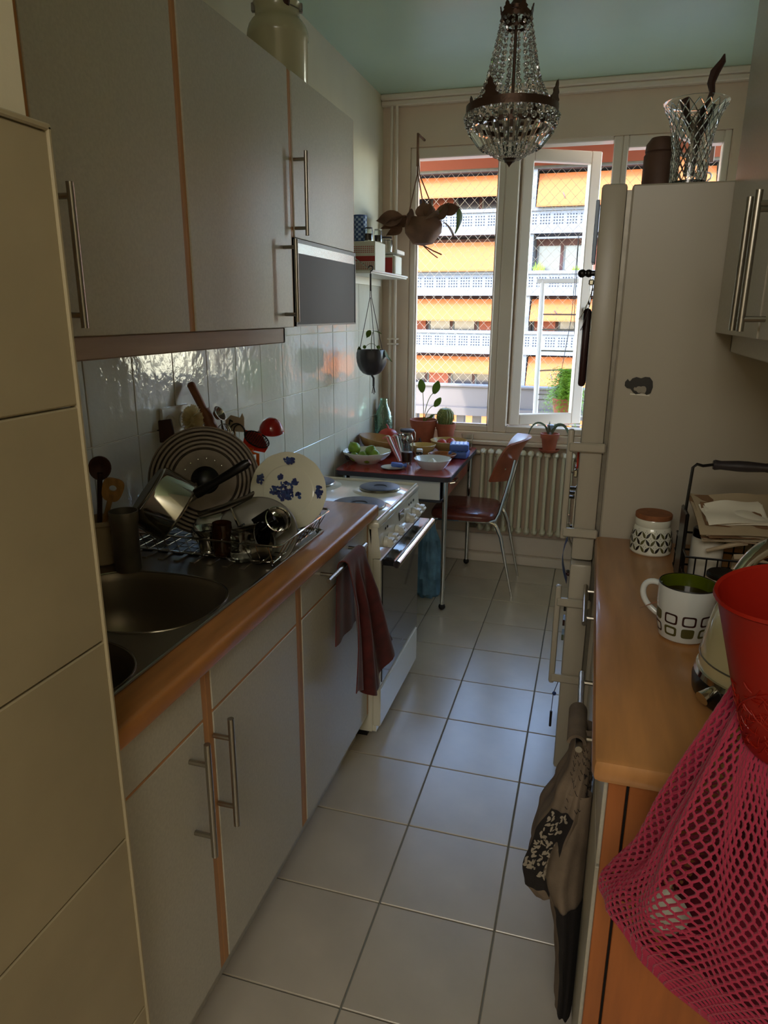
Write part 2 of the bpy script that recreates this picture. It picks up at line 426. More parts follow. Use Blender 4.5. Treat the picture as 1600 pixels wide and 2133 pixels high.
bpart('roof', MB().box((BX0, F-.1, zf(8.95)), (BX1, F+3.4, zf(9.2))), 'facade_white', smooth=0)
for x in divs:
    bpart('divider_wall', MB().box((xf(x), F+.1, -12), (xf(x+.2), F+1.9, zf(8.95))), 'facade_white', smooth=0)
def awn(bay, fi, zt, zb_, x0=None, x1=None):
    a = xf(divs[bay]+.25) if x0 is None else xf(x0); b = xf(divs[bay+1]-.05) if x1 is None else xf(x1)
    zt, zb_ = zf(zt), zf(zb_)
    m = MB().sheet(lambda u, v: (a+(b-a)*u, F+.55-.75*v, zt+(zb_-zt)*v), 1, 2, .02)
    m.box((a, F-.23, zb_-.05), (b, F-.17, zb_+.02))
    bpart('awning', m, 'awning', smooth=0)
    arm = MB()
    for q in (.12, .80): arm.tube([(a+(b-a)*q, F+.5, zt-.3), (a+(b-a)*q+.35, F-.1, zb_+.3)], .02, 5)
    bpart('awning_arm', arm, 'facade_glass')
aw = {0: [5, 5, 5, 5], 1: [5, 5, 5, 5]}
spec = [(0, 5, 6.62, 5.85), (1, 5, 6.62, 5.83), (2, 5, 6.6, 5.40), (3, 5, 6.6, 5.6),
        (0, 4, 4.3, 3.3), (1, 4, 4.2, 3.12), (3, 4, 4.3, 3.3),
        (0, 3, 2.0, 1.2), (1, 3, 2.03, 1.22), (2, 3, 2.03, 1.24), (3, 3, 2.0, 1.1),
        (0, 2, -.2, -.9), (1, 2, -.26, -.86), (2, 2, -.2, -1.28), (3, 2, -.2, -1.0),
        (0, 1, -2.5, -3.3), (1, 1, -2.5, -3.4), (2, 1, -2.5, -3.2), (3, 1, -2.5, -3.3), (1, 0, -4.8, -5.9), (2, 0, -4.8, -5.7), (0, 0, -4.8, -5.9),
        (0, 6, 8.9, 8.1), (1, 6, 8.9, 8.2), (2, 6, 8.9, 8.0), (3, 6, 8.9, 8.1)]
for b_, f_, a_, c_ in spec: awn(b_, f_, a_, c_)
for bay in range(4):
    for fi, zb in enumerate(floors[2:]):
        a, b = xf(divs[bay]+.2), xf(divs[bay+1]); n = 6
        for k in range(n):
            x0 = a+(b-a)*(k+.08)/n; x1 = a+(b-a)*(k+.92)/n
            light = (k % 3 == 2)
            wnd = bpart('far_window', MB().box((x0, F+1.84, zf(zb+.3)), (x1, F+1.9, zf(zb+1.95))), 'facade_curtain' if (k+fi+bay) % 3 == 0 else 'facade_glass', smooth=0)
            if bay in (1, 2): obj('window_frame', MB().box((x0-.05, F+1.80, zf(zb+.3)), (x0+.04, F+1.86, zf(zb+1.95))), 'facade_white', wnd, world=True, smooth=0)
bpart('awning_rail', MB().tube([(xf(-2.1), F+.1, zf(4.28)), (xf(4.1), F+.1, zf(4.28))], .05, 6), 'facade_white')
tag(obj('street', MB().box((-60, 5.2, -12.2), (60, 80, -12.0)), 'street', smooth=0), 'grey street far below between the two buildings', 'street')
bpl = [o for o in COL.objects if o.name == 'street'][0]; bpl['kind'] = 'structure'
# plants on the far balcony
for (px, w_, h_, nm) in ((-1.95, .5, .42, 'broad grey-green shrub on the far balcony planter'), (-.55, .35, .22, 'small bright green plant on the far balcony planter'), (.6, .5, .25, 'low green plant at the right end of the far balcony planter')):
    m = MB()
    for i in range(60):
        a = random.uniform(-w_, w_)*.5; hgt = random.uniform(.4, 1)*h_*(1-abs(a)/w_)
        dx = random.uniform(-.12, .12)
        m.add([(a, 0, 0), (a+.03, 0, 0), (a+dx+.02, random.uniform(-.1, .1), hgt*1.4)], [(0, 1, 2)])
    o = obj('balcony_plant', m, 'fern_green', smooth=0, loc=(xf(px), F+.15, zf(2.165+.93)))
    tag(o, nm, 'plant')

# own balcony
struct('trim_3', MB().box((-1.9, 3.2, -.2), (1.9, 4.62, 0.0)), 'concrete')
struct('trim_4', MB().box((-1.9, 3.2, 2.72), (1.9, 4.62, 2.9)), 'wall_paint')
pr = MB().box((-1.9, 4.40, .775), (1.9, 4.50, .925)).box((-1.9, 4.38, .925), (1.9, 4.52, .94), .003)
pr.box((-1.9, 4.30, .715), (1.9, 4.50, .775)).box((-1.9, 4.40, .0), (1.9, 4.5, .615))
pr_o = struct('wall_balcony', pr, 'parapet')
x = -1.88
pm = mesh_of('slot_post', MB().box((0, 4.41, .61), (.062, 4.49, .72)), 'parapet', 0)
while x < 1.9:
    inst('slot_post', pm, pr_o, (x, 0, 0)); x += .128
nm_ = MB()
for k in range(-46, 90):
    for sgn in (1, -1):
        x0 = -1.8+k*.072; za, zb_ = .94, 2.72; dx = (zb_-za)*.95*sgn
        xs = x0 if sgn == 1 else x0+1.69
        a = Vector((xs, 4.42, za)); b = Vector((xs+dx, 4.42, zb_))
        # clip to balcony
        t0, t1 = 0.0, 1.0
        if dx:
            ta, tb = sorted(((-1.9-xs)/dx, (1.9-xs)/dx)); t0, t1 = max(t0, ta), min(t1, tb)
        if t1-t0 < .02: continue
        nm_.tube([a+(b-a)*t0, a+(b-a)*t1], .0012, 4, cap=False)
tag(obj('balcony_net', nm_, 'net_wire', smooth=0), 'diamond mesh bird net stretched over the own balcony opening', 'net')
_n = COL.objects[-1]; 
for o in COL.objects:
    if o.name == 'balcony_net': o['kind'] = 'stuff'
a_ = thing('rolled_awning', 'red-brown awning cloth with grey front bar above the own balcony', 'awning', (0, 4.4, 2.6))
obj('cloth', MB().sheet(lambda u, v: (-1.88+3.76*u, 4.33+.03*v, 2.598-.113*v), 8, 2, .004), 'awning_own', a_, world=True)
obj('front_bar', MB().tube([(-1.88, 4.36, 2.475), (1.88, 4.36, 2.475)], .011, 8), 'dull_steel', a_, world=True)

# folding drying rack / metal shelf on balcony
rk = thing('drying_rack', 'white metal rack with rungs standing on the balcony', 'rack', (.25, 3.7, 0))
obj('post', MB().tube([(.075, 3.7, 0), (.062, 3.7, 1.69)], .017, 8), 'rack_metal', rk, world=True)
obj('post', MB().tube([(.50, 3.7, 0), (.50, 3.7, 1.69)], .017, 8), 'rack_metal', rk, world=True)
obj('top_rail', MB().box((.02, 3.685, 1.672), (.56, 3.715, 1.70), .005), 'rack_metal', rk, world=True)
for z, t in ((1.48, 0), (1.385, 0), (1.25, 0), (1.12, .03), (.965, 0), (.93, .0), (.83, 0), (.77, 0)):
    obj('rung', MB().tube([(.075, 3.7, z), (.49, 3.7, z+t)], .005, 6), 'dull_steel' if z > .9 else 'rack_metal', rk, world=True)
# fern basket
def frond_fern(name, c, n, rad, drop, label, mm='fern_green'):
    t = thing(name, label, 'plant', c)
    m = MB()
    for i in range(n):
        a = random.uniform(0, 2*PI); R = rad*random.uniform(.3, 1.1); D = drop*random.uniform(.1, 1.0); H_ = random.uniform(.04, .20)
        p = bez((0, 0, 0), (R*.3*math.cos(a), R*.3*math.sin(a), H_*1.6), (R*.8*math.cos(a), R*.8*math.sin(a), H_), (R*math.cos(a), R*math.sin(a), -D), 16)
        for k in range(1, 17):
            d = (p[k]-p[k-1]).normalized(); s_ = d.cross(Vector((0, 0, 1)))
            s_ = s_.normalized() if s_.length > 1e-4 else Vector((1, 0, 0))
            L = .021*math.sin(PI*min(.95, k/17+.12))
            for q in (-1, 1):
                e = p[k]+s_*q*L+d*.006+Vector((0, 0, random.uniform(-.008, .003)))
                m.add([p[k]-d*.004, p[k]+d*.004, e], [(0, 1, 2)])
    obj('fronds', m, mm, t, smooth=0, kind='stuff')
    return t
fn = frond_fern('fern', (.270, 3.50, .97), 260, .17, .27, 'bright green feathery fern hanging on the balcony beside the open sash')
obj('pot', MB().lathe([(0, -.16), (.06, -.16), (.085, -.02), (.088, 0), (.08, 0), (.078, -.02), (0, -.02)], 20), 'terracotta', fn)
obj('hanger', MB().tube([(0.06, 0, 0), (.01, 0, .5), (0, 0, .98)], .002, 5).tube([(-.06, 0, 0), (-.005, 0, .5), (0, 0, .98)], .002, 5), 'rubber', fn)
# long dried cloth/umbrella seen past fridge : closed parasol
ub = thing('closed_parasol', 'brown closed parasol hanging on the balcony behind the fridge door', 'parasol', (.425, 3.80, 0))
obj('cloth', MB().lathe([(0, .95), (.02, .96), (.032, 1.1), (.026, 1.4), (.012, 1.62), (0, 1.64)], 14), 'awning_own', ub)
obj('pole', MB().tube([(0, 0, 0), (0, 0, .97)], .006, 8), 'dull_steel', ub)
# hook at right window
hk = thing('balcony_hook', 'dark metal hook hanging outside the right hand window', 'hook', (.925, 3.5, 2.28))
obj('bracket', MB().box((-.04, -.02, .02), (.04, .02, .44), .004), 'bronze', hk)
obj('hook', MB().tube([(0, 0, .03), (0, 0, -.02)]+arc((0.018, 0, -.05), .02, PI*.9, -PI*.4, 10)+[(-.01, 0, -.13), (-.005, 0, -.22)], .005, 8), 'dull_steel', hk)

# ------------------------------------------------------------------ LEFT BASE CABINETS
def bar_handle(parent, a, b, stand, d, name='handle', r=.0065, world=True, inset=.045):
    """bar from a to b (world), standoffs of length stand going direction d"""
    a, b = Vector(a), Vector(b); m = MB().tube([a, b], r, 12); ax = (b-a).normalized()
    for p in (a+ax*inset, b-ax*inset): m.tube([p, p+Vector(d)*stand], r*.8, 8)
    return obj(name, m, 'steel_handle', parent, world=world)
XF = -.245
def base_cab(y0, y1, label, mods, draw=True, dy0=None, dy1=None):
    t = thing('base_cabinet', label, 'cabinet', (-.5, (y0+y1)/2, 0), group=None)
    c = MB()
    c.box((-.80, y0, .10), (XF-.02, y0+.018, .83)).box((-.80, y1-.018, .10), (XF-.02, y1, .83)).box((-.80, y0, .10), (XF-.02, y1, .118)).box((-.81, y0, .1), (-.80, y1, .83))
    obj('body', c, 'cabinet_white', t, world=True, smooth=0)
    for yy in (y0, y1-.018): obj('side_edge', MB().box((XF-.022, yy, .11), (XF-.002, yy+.018, .828), .001), 'cabinet_edge', t, world=True)
    obj('plinth', MB().box((-.75, y0, 0), (-.292, y1, .10)), 'cabinet_white', t, world=True, smooth=0)
    a, b = (dy0 if dy0 is not None else y0+.018), (dy1 if dy1 is not None else y1-.018)
    dr = obj('drawer_front', MB().box((XF-.018, a, .728), (XF, b, .826), .0015), 'cabinet_white', t, world=True)
    do = obj('door', MB().box((XF-.018, a, .112), (XF, b, .722), .0015), 'cabinet_white', t, world=True)
    obj('front_edging', MB().box((XF-.019, a, .7225), (XF-.001, b, .7275)), 'cabinet_edge', t, world=True)
    return t, dr, do
t1, d1, o1 = base_cab(-.36, -.058, 'white base cabinet under the sink bowls beside the tiled return wall', 0)
bar_handle(o1, (-.205, -.132, .468), (-.205, -.132, .717), .04, (-1, 0, 0))
t2, d2, o2 = base_cab(-.058, .392, 'white base cabinet under the dish rack with a vertical bar handle', 0)
bar_handle(o2, (-.205, -.043, .468), (-.205, -.043, .717), .04, (-1, 0, 0))
for (px, ) in (): pass
t3, d3, o3 = base_cab(.392, .975, 'white base cabinet beside the cooker with a red towel on its drawer', 0)
bar_handle(d3, (-.205, .50, .80), (-.205, .82, .80), .04, (-1, 0, 0))

# worktop (hole left for the sink)
wt = MB()
_bm = bmesh.new(); _o = [(-.225, -.4), (-.225, 1.02), (-.815, 1.02), (-.815, -.4), (-.76, -.4), (-.76, .697), (-.298, .697), (-.298, -.4)]
_lo = [_bm.verts.new((x, y, .831)) for x, y in _o]; _hi = [_bm.verts.new((x, y, .871)) for x, y in _o]
_bm.faces.new(_lo[::-1]); _bm.faces.new(_hi)
for _i in range(8): _bm.faces.new((_lo[_i], _lo[(_i+1) % 8], _hi[(_i+1) % 8], _hi[_i]))
bmesh.ops.bevel(_bm, geom=[e for e in _bm.edges if all(abs(v.co.x+.225) < 1e-4 for v in e.verts) and abs(e.verts[0].co.y-e.verts[1].co.y) > .5], offset=.009, segments=3, profile=.5, affect='EDGES')
bmesh.ops.triangulate(_bm, faces=[f for f in _bm.faces if len(f.verts) > 4]); _bm.verts.index_update()
wt.add([v.co[:] for v in _bm.verts], [tuple(v.index for v in f.verts) for f in _bm.faces]); _bm.free()
tag(obj('worktop', wt, 'worktop_wood'), 'long beech worktop running around the sink to the cooker', 'worktop')

# ------------------------------------------------------------------ SINK
sk_ = thing('sink', 'stainless steel sink with two bowls and a ribbed draining board', 'sink', (-.53, .15, .87))
def superell(cx, cy, a, b, t, e=2.6):
    c, s = math.cos(t), math.sin(t)
    return (cx+a*math.copysign(abs(c)**(2/e), c), cy+b*math.copysign(abs(s)**(2/e), s))
def plate_hole(x0, x1, y0, y1, cx, cy, a, b, z, n=48, e=2.6):
    m = MB(); vs = []; fs = []
    for i in range(n):
        t = 2*PI*i/n; p = superell(cx, cy, a, b, t, e); d = Vector((p[0]-cx, p[1]-cy)); d.normalize()
        k = min([q for q in (((x1-cx)/d.x if d.x > 1e-6 else 9), ((x0-cx)/d.x if d.x < -1e-6 else 9), ((y1-cy)/d.y if d.y > 1e-6 else 9), ((y0-cy)/d.y if d.y < -1e-6 else 9)) if q > 0])
        o = (cx+d.x*k, cy+d.y*k)
        vs += [(p[0], p[1], z), (o[0], o[1], z)]
    for i in range(n):
        j = (i+1) % n; fs.append((2*i, 2*i+1, 2*j+1, 2*j))
    # corners
    cs = [(x1, y1), (x0, y1), (x0, y0), (x1, y0)]
    for c in cs:
        ang = math.atan2(c[1]-cy, c[0]-cx)
        best = None
        for i in range(n):
            j = (i+1) % n; a1 = math.atan2(vs[2*i+1][1]-cy, vs[2*i+1][0]-cx); a2 = math.atan2(vs[2*j+1][1]-cy, vs[2*j+1][0]-cx)
            if a2 < a1: a2 += 2*PI
            aa = ang if ang >= a1 else ang+2*PI
            if a1 <= aa <= a2 and a2-a1 < 1: best = (2*i+1, 2*j+1)
        if best: vs.append((c[0], c[1], z)); fs.append((best[0], len(vs)-1, best[1]))
    m.add(vs, fs); return m
zs = .8735
top = plate_hole(-.765, -.296, -.072, .278, -.505, .10, .195, .158, zs)
t2_ = plate_hole(-.765, -.296, -.36, -.072, -.47, -.225, .165, .130, zs, e=2.2)
top.add(t2_.v, t2_.f)
top.box((-.765, .278, zs-.003), (-.296, .70, zs))
obj('sink_top', top, 'sink_steel', sk_, world=True)
rim = MB().tube([(-.296, -.38, zs+.0005), (-.296, .69, zs+.0005), (-.306, .70, zs+.0005), (-.765, .70, zs+.0005)], .0035, 8)
obj('rim', rim, 'steel', sk_, world=True)
def bowl(cx, cy, a, b, depth, e):
    m = MB(); n = 48; rows = [(1, 0), (.985, -.004), (.965, -.02), (.94, -depth*.55), (.90, -depth*.82), (.80, -depth*.96), (.6, -depth), (.12, -depth-.006), (0.0, -depth-.006)]
    vs = []; fs = []
    for (k, z) in rows:
        for i in range(n):
            p = superell(cx, cy, a*k, b*k, 2*PI*i/n, e if k > .3 else 2); vs.append((p[0], p[1], zs+z))
    for r in range(len(rows)-1):
        for i in range(n):
            j = (i+1) % n; fs.append((r*n+i, (r+1)*n+i, (r+1)*n+j, r*n+j))
    return m.add(vs, fs)
obj('bowl', bowl(-.505, .10, .195, .158, .15, 2.6), 'sink_steel', sk_, world=True)
obj('bowl', bowl(-.47, -.225, .165, .130, .12, 2.2), 'sink_steel', sk_, world=True)
obj('bowl_rim', MB().tube([(*superell(-.505, .10, .196, .159, 2*PI*i/48), zs+.0005) for i in range(48)], .0022, 6, closed=True), 'steel', sk_, world=True)
obj('bowl_rim', MB().tube([(*superell(-.47, -.225, .166, .131, 2*PI*i/48, 2.2), zs+.0005) for i in range(48)], .0022, 6, closed=True), 'steel', sk_, world=True)
obj('drain', MB().lathe([(0, .003), (.018, .003), (.03, .006), (.034, .002), (.034, 0)], 24, T(-.505, .10, zs-.158)), 'chrome', sk_, world=True)
for k in range(8):
    obj('rib', MB().box((-.70+k*.046, .335, zs-.001), (-.685+k*.046, .64, zs+.0035), .0015), 'sink_steel', sk_, world=True)
# tap, mostly hidden
tp = thing('tap', 'chrome mixer tap behind the steel beaker', 'tap', (-.725, .33, zs))
obj('base', MB().lathe([(0, 0), (.028, 0), (.028, .01), (.024, .06), (.018, .075), (0, .078)], 20), 'chrome', tp)
obj('spout', MB().tube(bez((0, 0, .05), (.02, -.03, .10), (.06, -.08, .09), (.09, -.10, .07), 10), .010, 10), 'chrome', tp)

# ------------------------------------------------------------------ UPPER CABINETS LEFT
XU = -.49
def upper(y0, y1, z0, label, a=None, b=None, pale=True):
    t = thing('wall_cabinet', label, 'cabinet', (-.65, (y0+y1)/2, z0))
    obj('body', MB().box((-.813, y0+.001, z0+.003), (XU-.02, y1-.001, 2.153)), 'cabinet_white', t, world=True, smooth=0)
    for yy in (y0, y1-.016): obj('side_edge', MB().box((XU-.0215, yy+.0005, z0), (XU-.004, yy+.0155, 2.154), .001), 'cabinet_edge', t, world=True)
    do = obj('door', MB().box((XU-.018, y0+.014 if a is None else a, z0), (XU, y1-.014 if b is None else b, 2.155), .0015), 'cabinet_white', t, world=True)
    return t, do
u0, q0 = upper(-.36, -.082, 1.438, 'short white wall cabinet partly hidden behind the tiled return wall')
u1, q1 = upper(-.078, .386, 1.438, 'widest white wall cabinet above the sink with a bar handle on its left')
bar_handle(q1, (-.45, -.038, 1.454), (-.45, -.038, 1.692), .04, (-1, 0, 0), inset=.022)
u2_, q2 = upper(.386, .985, 1.438, 'white wall cabinet above the draining board with a low bar handle')
bar_handle(q2, (-.45, .912, 1.455), (-.45, .912, 1.690), .04, (-1, 0, 0), inset=.022)
u3, q3 = upper(.985, 1.572, 1.703, 'shorter white wall cabinet above the extractor hood')
bar_handle(q3, (-.45, 1.004, 1.708), (-.45, 1.004, 1.943), .04, (-1, 0, 0), inset=.022)
tag(obj('light_rail', MB().box((-.52, -.34, 1.392), (-.503, .935, 1.438), .003).box((-.80, .918, 1.392), (-.503, .935, 1.438), .003), 'rail_wood'), 'wooden light rail under the wall cabinets above the tiles', 'rail')
hd = thing('extractor_hood', 'flat extractor hood with dark glass front and steel band above the cooker', 'hood', (-.65, 1.28, 1.44))
obj('body', MB().box((-.80, .998, 1.60), (-.512, 1.56, 1.70)), 'dull_steel', hd, world=True, smooth=0)
obj('frame', MB().box((-.512, .992, 1.690), (-.488, 1.572, 1.701)).box((-.512, .992, 1.444), (-.488, .998, 1.69)).box((-.512, 1.566, 1.444), (-.488, 1.572, 1.69)).box((-.512, .99, 1.440), (-.488, 1.572, 1.446)), 'plastic_black', hd, world=True, smooth=0)
obj('steel_band', MB().box((-.508, .998, 1.660), (-.490, 1.566, 1.690)), 'hood_band', hd, world=True, smooth=0)
obj('glass_panel', MB().box((-.508, .998, 1.446), (-.490, 1.566, 1.660)), 'hood_glass', hd, world=True, smooth=0)

# milk can
cn = thing('milk_can', 'cream enamel milk can with wire bail and wooden grip on the wall cabinet', 'can', (-.625, 1.22, 2.156), rz=.3)
obj('body', MB().lathe([(0, 0), (.088, 0), (.092, .008), (.094, .150), (.097, .155), (.097, .166), (.095, .176), (.090, .190), (.080, .204), (.072, .211), (.069, .220), (.070, .242), (.075, .252), (.071, .253), (.065, .240), (.064, .215), (0, .20)], 36), 'enamel_cream', cn)
obj('bail', MB().tube([(-.076, 0, .240)]+bez((-.078, 0, .25), (-.055, -.055, .255), (.045, -.085, .235), (.078, -.02, .228), 12)+[(.078, 0, .240)], .0022, 6), 'dull_steel', cn)
obj('grip', MB().tube([(-.012, -.052, .247), (.045, -.058, .237)], .0085, 10), 'wood_dark', cn)
for s in (-1, 1): obj('bail_lug', MB().box((s*.074-.006, -.008, .230), (s*.074+.006, .008, .255), .002), 'dull_steel', cn)

# ------------------------------------------------------------------ COOKER
ck = thing('cooker', 'white free-standing electric cooker with black glass oven door', 'cooker', (-.5, 1.265, 0))
CY0, CY1 = .985, 1.535
c = MB().box((-.80, CY0, .03), (-.235, CY1, .80), .004)
obj('body', c, 'enamel', ck, world=True)
obj('foot', MB().box((-.32, CY0+.02, 0), (-.26, CY0+.08, .03)), 'rubber', ck, world=True); obj('foot', MB().box((-.32, CY1-.08, 0), (-.26, CY1-.02, .03)), 'rubber', ck, world=True)
obj('hob', MB().box((-.81, CY0-.004, .80), (-.21, CY1+.004, .822), .008, seg=2).tube([(-.80, CY0+.006, .823), (-.80, CY1-.006, .823), (-.222, CY1-.006, .823), (-.222, CY0+.006, .823)], .007, 8, closed=True), 'enamel', ck, world=True)
for (x, y, r) in ((-.335, 1.40, .078), (-.62, 1.40, .093), (-.335, 1.14, .093), (-.62, 1.14, .078)):
    obj('hotplate_rim', MB().lathe([(r+.028, .822), (r+.016, .8255), (r+.006, .829), (r, .829), (r, .822)], 36, T(x, y, 0)), 'enamel', ck, world=True)
    hp = obj('hotplate', MB().lathe([(r, .826), (r, .837), (r-.004, .839), (r*.36, .838), (r*.33, .8355), (0, .8355)], 36, T(x, y, 0)), 'hotplate', ck, world=True)
    obj('ring', MB().lathe([(r, .828), (r+.0025, .833), (r, .8372)], 36, T(x, y, 0)), 'steel', hp, world=True)
obj('control_panel', MB().sheet(lambda u, v: (-.205+.022*0-.012*v+.0, CY0+(CY1-CY0)*u, .697+.108*v), 1, 1, .03), 'enamel', ck, world=True, smooth=0)
obj('display', MB().box((-.2135, 1.235, .755), (-.2095, 1.300, .787), .001), 'glass_black', ck, world=True)
for y in (1.045, 1.095, 1.185, 1.345, 1.43, 1.49)[:6]:
    k = obj('knob', MB().lathe([(0, 0), (.019, 0), (.0195, .005), (.016, .014), (0, .014)], 24, T(-.209, y, .737) @ RY(PI/2)).box((-.197, y-.017, .732), (-.172, y+.017, .742), .003)
        .box((-.197, y-.0165, .722), (-.178, y+.0165, .752), .003), 'plastic_white', ck, world=True)
    obj('knob_mark', MB().box((-.1785, y-.003, .744), (-.177, y+.003, .7485)), 'print_black', k, world=True, smooth=0)
for y in (1.06, 1.085, 1.38, 1.41, 1.45):
    obj('printed_mark', MB().box((-.2125, y-.004, .776), (-.2105, y-.002, .784)).box((-.2125, y+.002, .776), (-.2105, y+.004, .784)), 'print_black', ck, world=True, smooth=0)
od = obj('oven_door', MB().box((-.235, CY0+.004, .215), (-.208, CY1-.004, .690), .003), 'enamel', ck, world=True)
obj('door_glass', MB().box((-.209, CY0+.022, .225), (-.2045, CY1-.018, .686), .001), 'glass_black', od, world=True)
obj('oven_logo', MB().box((-.2046, 1.24, .262), (-.2040, 1.30, .266)), 'dull_steel', od, world=True, smooth=0)
obj('handle', MB().box((-.206, CY0+.012, .668), (-.160, CY1-.012, .690), .004), 'glass_black', od, world=True)
obj('handle_bar', MB().tube([(-.152, CY0+.010, .678), (-.152, CY1-.010, .678)], .0135, 14), 'chrome', od, world=True)
dw = obj('drawer', MB().box((-.235, CY0+.004, .055), (-.206, CY1-.004, .205), .004).box((-.235, CY0+.01, .03), (-.222, CY1-.01, .055)), 'enamel', ck, world=True)

# ------------------------------------------------------------------ TABLE
TZ = .72; TX0, TX1, TY0, TY1 = -.795, -.199, 2.125, 2.955
tb = thing('kitchen_table', 'small red formica kitchen table with dark edging and chrome legs by the window', 'table', (-.5, 2.54, 0))
def rrect(x0, y0, x1, y1, r, n=5):
    out = []
    for cx, cy, a in ((x1-r, y1-r, 0), (x0+r, y1-r, PI/2), (x0+r, y0+r, PI), (x1-r, y0+r, 1.5*PI)):
        for i in range(n+1): out.append((cx+r*math.cos(a+PI/2*i/n), cy+r*math.sin(a+PI/2*i/n)))
    return out
obj('table_top', MB().prism(rrect(TX0+.002, TY0+.002, TX1-.002, TY1-.002, .03), TZ-.003, TZ), 'formica_red', tb, world=True)
obj('top_edging', MB().prism(rrect(TX0, TY0, TX1, TY1, .032), TZ-.026, TZ-.003), 'formica_edge', tb, world=True)
obj('apron', MB().box((TX0+.05, TY0+.05, TZ-.13), (TX1-.06, TY0+.066, TZ-.026)).box((TX0+.05, TY1-.066, TZ-.13), (TX1-.06, TY1-.05, TZ-.026)).box((TX0+.05, TY0+.05, TZ-.13), (TX0+.066, TY1-.05, TZ-.026)), 'plastic_white', tb, world=True, smooth=0)
obj('apron_base', MB().box((TX0+.05, TY0+.04, TZ-.142), (TX1-.05, TY1-.04, TZ-.13), .002), 'formica_edge', tb, world=True)
dd = obj('drawer', MB().box((TX1-.055, TY0+.10, TZ-.13), (TX1-.035, TY1-.12, TZ-.03), .004), 'formica_red', tb, world=True)
obj('drawer_handle', MB().tube([(TX1-.036, 2.32, TZ-.075), (TX1-.015, 2.325, TZ-.07), (TX1-.013, 2.37, TZ-.068), (TX1-.015, 2.415, TZ-.07), (TX1-.036, 2.42, TZ-.075)], .006, 8), 'chrome', dd, world=True)
for (x, y) in ((-.232, 2.19), (-.232, 2.915), (-.755, 2.19), (-.755, 2.90)):
    L_ = obj('leg', MB().tube([(x, y, .02), (x, y, TZ-.026)], [.011, .0145], 14), 'chrome', tb, world=True)
    obj('foot', MB().sphere((x, y, .018), .018, 12), 'rubber', L_, world=True)

# ------------------------------------------------------------------ CHAIR (faces the table)
ch = thing('kitchen_chair', 'chrome tube kitchen chair with padded brown vinyl seat at the table', 'chair', (-.16, 2.64, 0))
def chs(mb, nm, m, **k): return obj(nm, mb, m, ch, world=True, **k)
sx0, sx1, sy0_, sy1_ = -.375, -.015, 2.44, 2.83
m = MB()
def seatfn(u, v):
    a = 2*PI*u
    return (0, 0, 0)
prof = [(0, .03), (.8, .03), (.93, .026), (.985, .015), (1, 0), (.985, -.012), (.93, -.016), (0, -.016)]
vs = []; fs = []; n = 40
for j in range(n):
    for (k, z) in prof:
        p = superell((sx0+sx1)/2, (sy0_+sy1_)/2, (sx1-sx0)/2*k, (sy1_-sy0_)/2*k, 2*PI*j/n, 5)
        vs.append((p[0], p[1], .428+z))
for j in range(n):
    for i in range(len(prof)-1): fs.append((j*8+i, ((j+1) % n)*8+i, ((j+1) % n)*8+i+1, j*8+i+1))
m.add(vs, fs); chs(m, 'seat', 'vinyl_brown')
for y in (2.475, 2.80):
    s = 1 if y > 2.6 else -1
    chs(MB().tube([(.095, y+s*-.0, 0.0)]+[(.06, y, .15), (.02, y, .33), (0.0, y, .375)]+bez((-.005, y, .385), (-.015, y, .408), (-.04, y, .41), (-.07, y, .41), 5)+[(-.30, y, .41)], [.006, .0075, .010, .0105]+[.0105]*7, 10), 'leg', 'chrome')
    chs(MB().tube([(-.30, y, .41), (-.335, y, .405), (-.345, y, .37), (-.35, y, .05), (-.352, y, .0)], [.0105, .0105, .0105, .008, .006], 10), 'leg', 'chrome')
    chs(MB().tube([(-.10, y, .412), (-.04, y, .414), (-.012, y, .425), (.005, y-s*.01, .46), (.050, y-s*.055, .66), (.066, y-s*.06, .745)], .0095, 10), 'back_post', 'chrome')
def backfn(u, v):
    y = 2.45+.37*u; z = .618+.235*v; c_ = .5-abs(u-.5)
    return (-.050+.072*v+.028*v**6+.088*math.sin(PI*u), y, z-.018*(1-math.sin(PI*u))*(1 if v > .5 else -1)*abs(2*v-1))
chs(MB().sheet(backfn, 14, 12, .010), 'backrest', 'plywood_red')
for y in (2.50, 2.775): chs(MB().cyl(.006, 0, .006, 10, T(.020, y, .70) @ RY(PI/2)), 'screw', 'chrome')

# ------------------------------------------------------------------ RADIATOR
rd = thing('radiator', 'cream column radiator under the window beside the table', 'radiator', (.12, 2.965, .2))
sec = MB()
for y in (2.945, 3.0):
    sec.tube([(0, y, .232), (0, y, .69)], .0105, 10)
sec.sphere((0, 2.972, .695), .022, 12, (.95, 1.9, .95)); sec.sphere((0, 2.972, .228), .022, 12, (.95, 1.9, .95))
for k in range(14):
    s3 = MB(); s3.add(sec.v, sec.f, T(-.165+k*.0465, 0, 0)); obj('radiator_section', s3, 'radiator_white', rd, world=True)
obj('valve', MB().tube([(-.17, 2.975, .69), (-.235, 2.975, .69)], .012, 10).tube([(-.255, 2.975, .69), (-.215, 2.975, .69)], .026, 16), 'plastic_white', rd, world=True)
obj('valve', MB().tube([(-.165, 2.975, .232), (-.21, 2.975, .232), (-.21, 3.03, .232)], .009, 8).tube([(-.235, 2.975, .232), (-.19, 2.975, .232)], .014, 8), 'dull_steel', rd, world=True)
for x in (-.10, .36):
    for z in (.26, .64): obj('wall_bracket', MB().box((x, 3.0, z), (x+.02, 3.049, z+.02)), 'radiator_white', rd, world=True, smooth=0)
